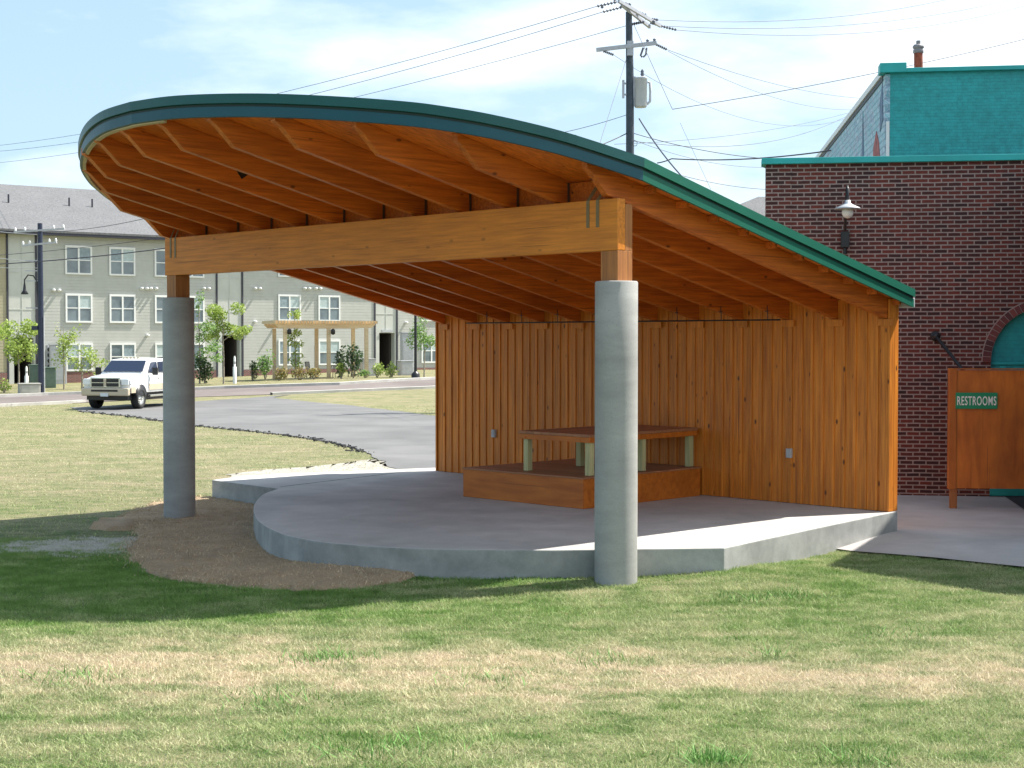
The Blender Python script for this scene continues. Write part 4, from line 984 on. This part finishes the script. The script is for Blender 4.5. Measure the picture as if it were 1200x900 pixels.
# left utility pole with street lamp arm
PLY = 76
v = vp(48, 400, PLY); zt1 = vp(48, 263, PLY).z
UP = empty('utility_pole', (v.x, PLY, gz(v.x, PLY)), 0, 'dark blue-black utility pole by the street with a curved arm and crossarms, at far left', 'utility pole')
b = MB(); b.tube([(0, 0, -.2), (0, 0, zt1)], [.17, .12], 12); b.build('pole', M['navy'], UP)
b = MB(); b.tube([(.17, -.05, 0), (.17, -.05, zt1*.45)], .035, 8); b.build('conduit', M['grey'], UP)
b = MB(); b.box((-.42, -.15, 3.15), (-.12, .1, 3.35)); b.build('junction_box', M['navy'], UP)
for zf, w in ((.96, 1.3), (.88, .9)):
    b = MB(); b.bar((-w, 0, zt1*zf-.1), (w, -.2, zt1*zf+.05), .09, .09); arm = b.build('crossarm', M['grey'], UP)
    for k in (-1, -.6, .6, 1): b = MB(); b.lathe([(.05, 0), (.06, .08), (.03, .16), (0, .18)], (w*k*.95, -.1-.1*k, zt1*zf+.02+.08*k*.9), 8); b.build('insulator', M['white'], arm)
for zz in (.66, .72, .78, .5): b = MB(); b.bar((-.75, 0, zt1*zz), (0, 0, zt1*zz), .04, .05); b.build('bracket', M['grey'], UP)
lz0 = vp(0, 332, PLY).z
b = MB(); b.tube([(-.12, 0, lz0-1.2), (-.16, 0, lz0), (-.35, 0, lz0+.32), (-.62, 0, lz0+.36), (-.8, 0, lz0+.12), (-.8, 0, lz0-.1)], .035, 8); la = b.build('lamp_arm', M['black'], UP)
b = MB(); b.lathe([(.04, lz0-.05), (.06, lz0-.2), (.09, lz0-.42), (.19, lz0-.58), (.17, lz0-.61), (0, lz0-.5)], (-.8, 0, 0), 12); b.build('lantern', M['black'], la)
# main utility pole behind the pavilion
PY = 58.; P0 = vp(737.5, 400, PY); gx = P0.x; QS = PY/48
UQ = empty('utility_pole', (gx, PY, 0), 0, 'tall utility pole with crossarms and a grey transformer rising behind the pavilion roof', 'utility pole')
zq = lambda y: vp(0, y, PY).z
xq = lambda x: (x-737.5)/FPX*PY
M['polew'] = plain('pole_paint', (.035, .05, .07), .5, amt=.3)
b = MB(); b.tube([(xq(739), 0, -.2), (0, 0, zq(90)), (xq(736), 0, zq(14))], [.18, .15, .12], 14); b.build('pole', M['polew'], UQ)
Mst = plain('grey_insulator', (.12, .13, .17), .4); Mal = plain('aluminium_arm', (.42, .43, .48), .5)
b = MB(); b.bar((xq(722), -1.0, zq(8)), (xq(776), 1.0, zq(24)), .10, .12); b.bar((xq(726), -.8, zq(11)), (xq(764), 1.2, zq(24)), .10, .12); arm1 = b.build('crossarm', Mal, UQ)
b = MB(); b.bar((xq(698), -.25, zq(60)), (xq(768), -.1, zq(51)), .13, .14); arm2 = b.build('crossarm', Mal, UQ)
b = MB(); b.box((-.12, -.2, zq(66)), (.12, .1, zq(49))); b.build('bracket', Mal, UQ)
def insul(parent, p, q_, n=6):
    p = Vector(p); q_ = Vector(q_); b = MB(); b.tube([p, q_], .020, 6)
    for k in range(n):
        c = p.lerp(q_, (k+.5)/n); d = (q_-p).normalized()*.025; b.tube([c-d, c+d], [.062, .04], 8)
    b.build('insulator', Mst, parent)
def PQ(px, py, dy=0): return Vector((xq(px), dy, zq(py)))
for p, q_, par in ((PQ(697, 15.5, -1.2), PQ(720, 8.5, -.9), arm1), (PQ(704, 20, -.9), PQ(727, 13, -.7), arm1), (PQ(740, 26.5, .3), PQ(756, 21.5, .6), arm1), (PQ(739, 11, 0), PQ(758, 15.5, .4), arm1), (PQ(758, 15, 1), PQ(774, 15.5, 1.2), arm1),
                   (PQ(764, 20, 1), PQ(777, 22.5, 1.2), arm1), (PQ(776, 24, 1), PQ(796, 27.5, 1.2), arm1), (PQ(768, 52, 0), PQ(781, 57.5, .1), arm2), (PQ(706, 61, -.2), PQ(718, 65.5, -.2), arm2)): insul(par, p, q_)
for px, py in ((705, 8), (720, 2), (733, 5), (737, 6), (765, 26), (766, 47.5), (758, 48.5)):
    b = MB(); b.lathe([(.03, -.06), (.07, -.03), (.04, .0), (.07, .03), (.03, .08), (0, .09)], tuple(PQ(px, py)), 8); b.build('insulator', Mst, arm1 if py < 40 else arm2)
b = MB(); b.tube([PQ(753, 56), PQ(750, 65), PQ(752, 67)], .04, 6); b.tube([PQ(757, 56), PQ(756, 64), PQ(753, 67)], .035, 6); b.build('cutout_fuse', Mst, UQ)
# transformer
Mtx = plain('transformer_grey', (.50, .51, .55), .4, amt=.06)
tx_c = PQ(750, 110, .0); rt = xq(757.5)-xq(750)
b = MB(); z0_, z1_ = zq(126), zq(91.5); b.lathe([(0, z0_-.0), (rt*.85, z0_), (rt, z0_+.06), (rt, z1_-.05), (rt*1.06, z1_-.04), (rt*1.06, z1_), (rt*.6, z1_+.05), (0, z1_+.06)], (tx_c.x, 0, 0), 24); tr_ = b.build('transformer', Mtx, UQ)
b = MB(); b.tube([PQ(758, 96), PQ(761, 97), PQ(761.5, 108), PQ(761, 119), PQ(757.5, 122)], .05, 8); b.build('radiator_pipe', Mtx, tr_)
b = MB(); b.lathe([(.03, 0), (.08, .05), (.05, .1), (.08, .15), (.05, .2), (.07, .25), (.02, .34)], tuple(PQ(752, 91.5)), 10); b.build('bushing', Mst, tr_)
b = MB(); b.box((PQ(728.5, 0).x, -.1, zq(115)), (PQ(731, 0).x, .05, zq(94))); b.box((PQ(731, 0).x, -.06, zq(99)), (PQ(736, 0).x, 0, zq(97))); b.box((PQ(731, 0).x, -.06, zq(112)), (PQ(736, 0).x, 0, zq(110))); b.box((PQ(740, 0).x, -.08, zq(116)), (PQ(744, 0).x, .05, zq(90))); b.build('mount', Mal, UQ)
# wires
Mw = plain('wire_grey', (.08, .08, .11), .5); Mwk = plain('wire_black', (.03, .03, .05), .5)
def wire(p, q_, sag, r_, label, mat=Mw, group='overhead wires', n=18):
    r_ *= .95
    p = Vector(p); q_ = Vector(q_)
    pts = [p.lerp(q_, k/n)-Vector((0, 0, sag*4*(k/n)*(1-k/n))) for k in range(n+1)]
    b = MB(); b.tube(pts, r_, 5); o = b.build('power_line', mat); tag(o, label, 'power line', group); return o
def W_(px, py, Y): return vp(px, py, Y)
wire(Vector((gx, PY, 0))+PQ(697, 15.5, -1.2), W_(-60, 176, 110), 0.9, .013, 'topmost thin power line from the tall pole down to the far left')
wire(Vector((gx, PY, 0))+PQ(704, 20, -.9), W_(-60, 181, 110), 1.1, .013, 'second thin power line from the tall pole down to the far left')
wire(Vector((gx, PY, 0))+PQ(740, 26.5, .3), W_(-60, 196, 108), 0.9, .012, 'third thin power line from the tall pole down to the far left')
wire(Vector((gx, PY, 0))+PQ(774, 15.5, 1.2), W_(1200, -26, 80), .8, .012, 'topmost of three wires running right from the pole top')
wire(Vector((gx, PY, 0))+PQ(777, 22.5, 1.2), W_(1260, -22, 80), .9, .012, 'middle of three wires running right from the pole top')
wire(Vector((gx, PY, 0))+PQ(796, 27.5, 1.2), W_(1260, -12, 80), 1.0, .012, 'lowest of three wires running right from the pole top')
wire(Vector((gx, PY, 0))+PQ(781, 57.5, .1), W_(1040, 116, 90), .5, .012, 'thin wire from the lower crossarm to the mural wall')
wire(W_(783, 60, 58), W_(1010, 128, 90), .7, .010, 'faint wire just under the one from the lower crossarm')
wire(Vector((gx, PY, 0))+PQ(718, 65.5, -.2), W_(1010, 132, 90), 1.6, .009, 'faint wire from the left end of the lower crossarm')
wire(W_(742, 27, 58), W_(788, 128, 55), 0, .012, 'steep stay wire slanting down right from the pole top')
wire(W_(788, 128, 55), W_(1300, 20, 60), .25, .014, 'wire rising right from the stay wire past the flue')
wire(W_(735, 66, 58), W_(696, 190, 50), 0, .010, 'stay wire slanting down left behind the roof edge')
wire(W_(736, 134, 58), W_(590, 166, 60), .15, .012, 'thin wire meeting the pole below the transformer from the left')
wire(W_(735, 156, 58), W_(640, 190, 52), .1, .022, 'thick cable meeting the pole just above the roof from the left', Mwk)
wire(W_(742, 156, 58), W_(900, 186, 60), .15, .015, 'thin cable leaving the pole to the right just above the roof', Mwk)
wire(W_(900, 186, 60), W_(1010, 205, 80), .1, .015, 'far stretch of the thin cable above the roof')
wire(W_(770, 191, 52), W_(787, 186, 52), .02, .022, 'short cable end beside the roof kink', Mwk)
wire(W_(787, 186, 52), W_(992, 173.5, 42), .15, .022, 'thick dark service cable running level to the mural wall', Mwk)
wire(W_(749, 139, 57), W_(804, 212, 48), .12, .028, 'twisted thick service drop slanting down right to the roof', Mwk)
wire(W_(720, 169, 58), W_(1040, 118, 90), .5, .010, 'faint wire rising right behind the pole toward the mural')
wire(W_(740, 165, 58), W_(1000, 132, 90), .9, .012, 'faint wire just below the rising one behind the pole')
wire(W_(800, 206, 60), W_(900, 222, 70), .1, .014, 'thin wire low above the roof slope beside the far house')
wire(W_(740, 163, 58), W_(900, 196, 70), .3, .010, 'faint wire leaving the pole just above the roof')
wire(W_(797, 144, 60), W_(833, 222, 60), 0, .007, 'very faint steep wire right of the pole')
wire(W_(47, 272, 76), W_(205, 247, 60), .2, .014, 'upper dark wire from the left utility pole toward the column', Mwk)
wire(W_(-60, 303, 76), W_(205, 277, 66), .1, .014, 'middle dark wire crossing the apartment block', Mwk)
wire(W_(-60, 312, 70), W_(230, 286, 60), .15, .024, 'lowest thickest wire crossing the apartment block', Mwk)
wire(W_(-60, 262, 80), W_(46, 275, 76), .1, .018, 'pale wire reaching the left pole from the upper left', M['grey'])
wire(W_(-60, 292, 80), W_(46, 307, 76), .1, .018, 'pale wire reaching the middle of the left pole', M['grey'])
wire(W_(-60, 308, 80), W_(46, 314, 76), .1, .014, 'lower pale wire reaching the left pole', M['grey'])
# hanging coils
b = MB(); b.tube([W_(744, 168, 57.5)+Vector((.09*cos(t*.5), 0, .1*sin(t*.5))) for t in range(0, 13)], .012, 5); tag(b.build('cable_coil', Mwk), 'small dark cable coil hanging beside the pole just above the roof', 'cable coil')

# ------------------------------------------------------------ pickup truck
def metalcol(name, col, rough, metal=0, coat=0):
    m, t, b_ = newmat(name); b_.inputs['Base Color'].default_value = (*col, 1); b_.inputs['Roughness'].default_value = rough; b_.inputs['Metallic'].default_value = metal; b_.inputs['Coat Weight'].default_value = coat; return m
MT = {'w': metalcol('truck_white', (.78, .78, .77), .3, 0, .5), 'g': metalcol('truck_beige', (.50, .43, .32), .35, 0, .3), 'c': metalcol('chrome', (.65, .65, .62), .22, .9), 'k': metalcol('tyre', (.015, .015, .016), .8),
      'gl': metalcol('truck_glass', (.02, .03, .06), .06), 'l': metalcol('headlight', (.75, .78, .8), .12), 'p': metalcol('plate', (.6, .65, .68), .5)}
TY = 57.6; tv = vp(123.5, 470, TY)
TRK = empty('pickup_truck', (tv.x, TY, 0.03), radians(-12), 'white and beige crew cab pickup truck parked on the asphalt drive', 'pickup truck')
# local: front faces -y, origin under the front bumper centre, x right
def sect(b, rows, var=.5, smooth=True):
    """rows: list of (y, [(x,z)...]) half sections mirrored; lofted"""
    V = []; n = len(rows[0][1])*2
    for y, hs in rows:
        full = [(x, z) for x, z in hs]+[(-x, z) for x, z in reversed(hs)]
        V += [(x, y, z) for x, z in full]
    F = []
    for i in range(len(rows)-1):
        for k in range(n): F.append((i*n+k, i*n+(k+1) % n, (i+1)*n+(k+1) % n, (i+1)*n+k))
    F.append(tuple(range(n))); F.append(tuple(range((len(rows)-1)*n, len(rows)*n))[::-1])
    b.add(V, F, var, smooth)
b = MB()   # lower body with hood, wheel gaps left by dark arches
def hs(w, zb, zm, zt): return [(w*.97, zb), (w, zm), (w, zt-.18), (w*.955, zt-.06), (w*.86, zt), (w*.4, zt+.03)]
sect(b, [(.10, hs(.90, .62, .80, 1.12)), (.16, hs(.97, .62, .82, 1.18)), (.55, hs(1.0, .62, .85, 1.25)), (1.35, hs(1.01, .62, .85, 1.32)), (1.6, hs(1.01, .62, .85, 1.34)), (4.0, hs(1.01, .62, .85, 1.36)), (5.8, hs(1.0, .66, .88, 1.40))])
b.build('body', MT['w'], TRK, .01)
b = MB(); sect(b, [(1.42, [(.93, 1.30), (.92, 1.32), (.86, 1.34), (.4, 1.36)]), (2.05, [(.92, 1.3), (.83, 1.80), (.76, 1.88), (.4, 1.905)]), (2.9, [(.92, 1.3), (.84, 1.84), (.77, 1.93), (.4, 1.955)]), (3.7, [(.92, 1.3), (.84, 1.83), (.77, 1.91), (.4, 1.93)]), (3.98, [(.92, 1.3), (.86, 1.6), (.8, 1.7), (.4, 1.72)])]); b.build('cab', MT['w'], TRK, .01)
b = MB(); b.add([(-.84, 1.47, 1.40), (.84, 1.47, 1.40), (.74, 2.0, 1.83), (-.74, 2.0, 1.83)], [(0, 1, 2, 3)], .5); b.v = [(x, y-.025, z+.02) for x, y, z in b.v]; b.build('windscreen', MT['gl'], TRK)
for s in (-1, 1):
    b = MB()
    b.add([(s*.945, 1.72, 1.38), (s*.945, 2.62, 1.38), (s*.868, 2.62, 1.80), (s*.868, 2.12, 1.78)], [(0, 1, 2, 3)], .5)
    b.add([(s*.945, 2.72, 1.38), (s*.945, 3.55, 1.38), (s*.868, 3.5, 1.80), (s*.868, 2.72, 1.80)], [(0, 1, 2, 3)], .5); b.build('side_window', MT['gl'], TRK)
    b = MB(); b.box((s*1.0, 1.65, .70), (s*1.022, 3.75, .95)); b.box((s*1.0, .12, .62), (s*1.02, .5, .86)); b.box((s*1.0, 4.9, .66), (s*1.02, 5.75, .92)); b.build('lower_trim', MT['g'], TRK, .01)
    b = MB(); b.box((s*.98, 1.6, .44), (s*1.1, 3.8, .52)); b.build('running_board', MT['c'], TRK, .01)
    mrr = MB(); mrr.box((s*1.0, 1.78, 1.36), (s*1.13, 1.84, 1.40)); mrr.box((s*1.10, 1.74, 1.28), (s*1.32, 1.84, 1.58)); mrr.build('mirror', M['black'], TRK, .03)
    b = MB(); b.box((s*.63, .03, .93), (s*.94, .13, 1.17)); b.box((s*.93, .10, .95), (s*.995, .42, 1.15)); b.build('headlight', MT['l'], TRK, .03)
    b = MB(); b.box((s*.60, -.07, .66), (s*.82, -.03, .76)); b.build('fog_lamp', MT['l'], TRK, .01)
    for y in (2.66, 3.66, 1.68): b = MB(); b.box((s*1.011, y, .9), (s*1.014, y+.015, 1.34)); b.build('door_gap', M['grey'], TRK)
    for y in (2.45, 3.4): b = MB(); b.box((s*1.012, y, 1.16), (s*1.05, y+.17, 1.20)); b.build('door_handle', MT['w'], TRK, .01)
    for y in (.98, 4.55):
        b = MB(); b.lathe([(.0, -.01), (.47, -.01), (.47, .02), (.0, .02)], (s*1.0, y, .47), 28, axis='x'); b.v = [(x, yy, max(.47, z)) for x, yy, z in b.v]; b.build('wheel_arch', M['black'], TRK)
        x0 = s*.84
        wv = [(-.15, .30), (-.15, .36), (-.12, .395), (.12, .395), (.15, .36), (.15, .30)]
        b = MB(); b.lathe([(r_, x_) for x_, r_ in wv], (x0+s*.04, y, .395), 28, axis='x'); b.lathe([(.24, -.1), (.30, -.15)], (x0+s*.04, y, .395), 28, axis='x'); b.lathe([(.24, .1), (.30, .15)], (x0+s*.04, y, .395), 28, axis='x'); wh = b.build('wheel', MT['k'], TRK)
        b = MB(); b.lathe([(.0, s*.11), (.07, s*.12), (.10, s*.08), (.21, s*.09), (.25, s*.13), (.26, s*.05), (0, s*.04)], (x0+s*.04, y, .395), 20, axis='x')
        for k in range(8): a = k*pi/4; b.lathe([(0, s*.13), (.025, s*.12), (.03, s*.08)], (x0+s*.04, y+.15*cos(a), .395+.15*sin(a)), 8, axis='x')
        b.build('rim', MT['c'], wh)
b = MB(); b.box((-.62, -.02, .83), (.62, .09, 1.22)); gr_ = b.build('grille', MT['c'], TRK, .02)
for sx_ in (-1, 1):
    for z0_ in (.87, 1.035): b = MB(); b.box((sx_*.06, -.028, z0_), (sx_*.56, -.021, z0_+.14)); b.build('grille_mesh', M['black'], gr_)
b = MB(); b.box((-.055, -.05, .90), (.055, -.022, 1.17)); b.build('emblem', MT['g'], gr_, .02)
b = MB(); b.box((-.98, -.08, .52), (.98, .12, .82)); bp = b.build('bumper', MT['g'], TRK, .05)
b = MB(); b.box((-.55, -.085, .68), (.55, -.081, .755)); b.build('bumper_slot', M['black'], bp); b = MB(); b.box((-.16, -.1, .50), (.16, -.082, .63)); b.build('licence_plate', MT['p'], bp)
b = MB(); b.box((-.85, .15, .36), (.85, .5, .60)); b.box((-.7, .5, .32), (.7, 5.6, .62)); b.build('chassis', M['black'], TRK)
b = MB(); b.box((-.97, 5.8, .55), (.97, 5.98, .78)); b.build('rear_bumper', MT['c'], TRK, .03)
b = MB()
for x in (-.3, -.15, 0, .15, .3): b.box((x-.04, 2.15, 1.91), (x+.04, 2.22, 1.965))
b.build('roof_marker_light', MT['g'], TRK)

# ------------------------------------------------------------ grass blades
def outside(x, y):
    a, bb = lw(x, y)
    k = ~inpoly(a, bb, TOP) & ~inpoly(x, y, MATW) & ~inpoly(x, y, SODW)
    pavp = [(p.x, p.y) for p in pA]+[(p.x, p.y) for p in reversed(pB)]
    k &= ~inpoly(x, y, pavp)
    k &= ~inpoly(x, y, DL+DR[::-1])
    k &= (a*a+bb*bb > .24**2) & ((a-LN)**2+bb*bb > .24**2)
    k &= ~inpoly(x, y, far+near[::-1])
    return k
_ng = rng.random((64, 64))
def vnoise(x, y, f):
    x = x*f+101.3; y = y*f+57.7; xi = np.floor(x).astype(int); yi = np.floor(y).astype(int); fx = sstep(x-xi); fy = sstep(y-yi)
    a = _ng[yi % 64, xi % 64]; b_ = _ng[yi % 64, (xi+1) % 64]; c = _ng[(yi+1) % 64, xi % 64]; d = _ng[(yi+1) % 64, (xi+1) % 64]
    return (a*(1-fx)+b_*fx)*(1-fy)+(c*(1-fx)+d*fx)*fy
def blades(name, n, y0, y1, h, w, label, extra=None, power=1.0):
    u = rng.random(n); y = np.sqrt(y0*y0+(y1*y1-y0*y0)*u**power)
    x = (rng.random(n)*2-1)*.355*y
    if extra is not None: x, y = extra
    k = outside(x, y); x, y = x[k], y[k]; n = len(x)
    cl = .5*vnoise(x, y, 3.1)+.3*vnoise(x, y, 9.3)+.2*vnoise(x, y, 1.1)
    if extra is None:
        k = rng.random(n) < .35+1.3*cl; x, y, cl = x[k], y[k], cl[k]; n = len(x)
    z = g(x, y)
    ang = rng.random(n)*6.283; lean = rng.normal(0, 1.15, n); hh = h*(.35+rng.random(n)*.8)*(.45+1.15*cl); la = rng.random(n)*6.283
    ww = w*(.6+.8*rng.random(n))
    tx, ty = np.cos(ang)*ww/2, np.sin(ang)*ww/2
    lx, ly = np.cos(la)*lean*hh, np.sin(la)*lean*hh
    V = np.empty((n, 3, 3), np.float32)
    V[:, 0] = np.stack([x-tx, y-ty, z-.004], -1); V[:, 1] = np.stack([x+tx, y+ty, z-.004], -1); V[:, 2] = np.stack([x+lx, y+ly, z+hh], -1)
    me = bpy.data.meshes.new(name); me.vertices.add(3*n); me.vertices.foreach_set('co', V.ravel())
    me.loops.add(3*n); me.loops.foreach_set('vertex_index', np.arange(3*n, dtype=np.int32))
    me.polygons.add(n); me.polygons.foreach_set('loop_start', np.arange(0, 3*n, 3, dtype=np.int32)); me.polygons.foreach_set('loop_total', np.full(n, 3, np.int32))
    me.update(calc_edges=True); me.materials.append(M['blade'])
    o = bpy.data.objects.new(name, me); COL.objects.link(o); tag(o, label, 'grass', kind='stuff'); return o
blades('grass', 520000, 8.6, 20, .036, .0092, 'short patchy green and straw lawn grass in front of the pavilion')
blades('grass', 170000, 20, 62, .04, .016, 'sunlit yellow green lawn grass beyond the left column')
tx_, ty_ = [], []
for px, py, n_, s_ in ((380, 773, 260, .18), (930, 700, 140, .14), (875, 703, 160, .16), (832, 893, 300, .1), (435, 880, 240, .28), (330, 822, 160, .25), (80, 796, 160, .25), (1010, 893, 120, .12), (800, 662, 160, .15), (700, 775, 90, .2), (905, 770, 60, .1), (575, 800, 60, .2), (1060, 745, 90, .2)):
    c = gp(px, py); tx_.append(rng.normal(c[0], s_, n_)); ty_.append(rng.normal(c[1], s_*.7, n_))
o = blades('grass_tuft', 1, 9, 10, .085, .010, 'taller green grass tufts scattered over the lawn', extra=(np.concatenate(tx_), np.concatenate(ty_)))
o.data.materials.clear(); o.data.materials.append(plain('tuft_green', (.13, .28, .055), .7, amt=.4, scale=30))

na = 30000; bx = [p[0] for p in MATW]; by = [p[1] for p in MATW]
rx_ = rng.uniform(min(bx), max(bx), na); ry_ = rng.uniform(min(by), max(by), na); k = inpoly(rx_, ry_, MATW) | (inpoly(rx_+rng.normal(0, .12, na), ry_+rng.normal(0, .12, na), MATW))
_out = outside
outside = lambda x, y: ~inpoly(*lw_np(x, y), TOP) & (np.hypot(x-wl(LN, 0)[0], y-wl(LN, 0)[1]) > .235)
def lw_np(x, y):
    dx, dy = x-X0, y-Y0; return (-dx*CT+dy*ST, dx*ST+dy*CT)
o = blades('loose_straw', 1, 9, 10, .040, .010, 'loose dry straw lying over the brown matting by the left column', extra=(rx_[k], ry_[k]))
o.location.z = .035; o.data.materials.clear(); o.data.materials.append(plain('straw', (.50, .38, .24), .8, amt=.5, scale=40)); o['category'] = 'straw'
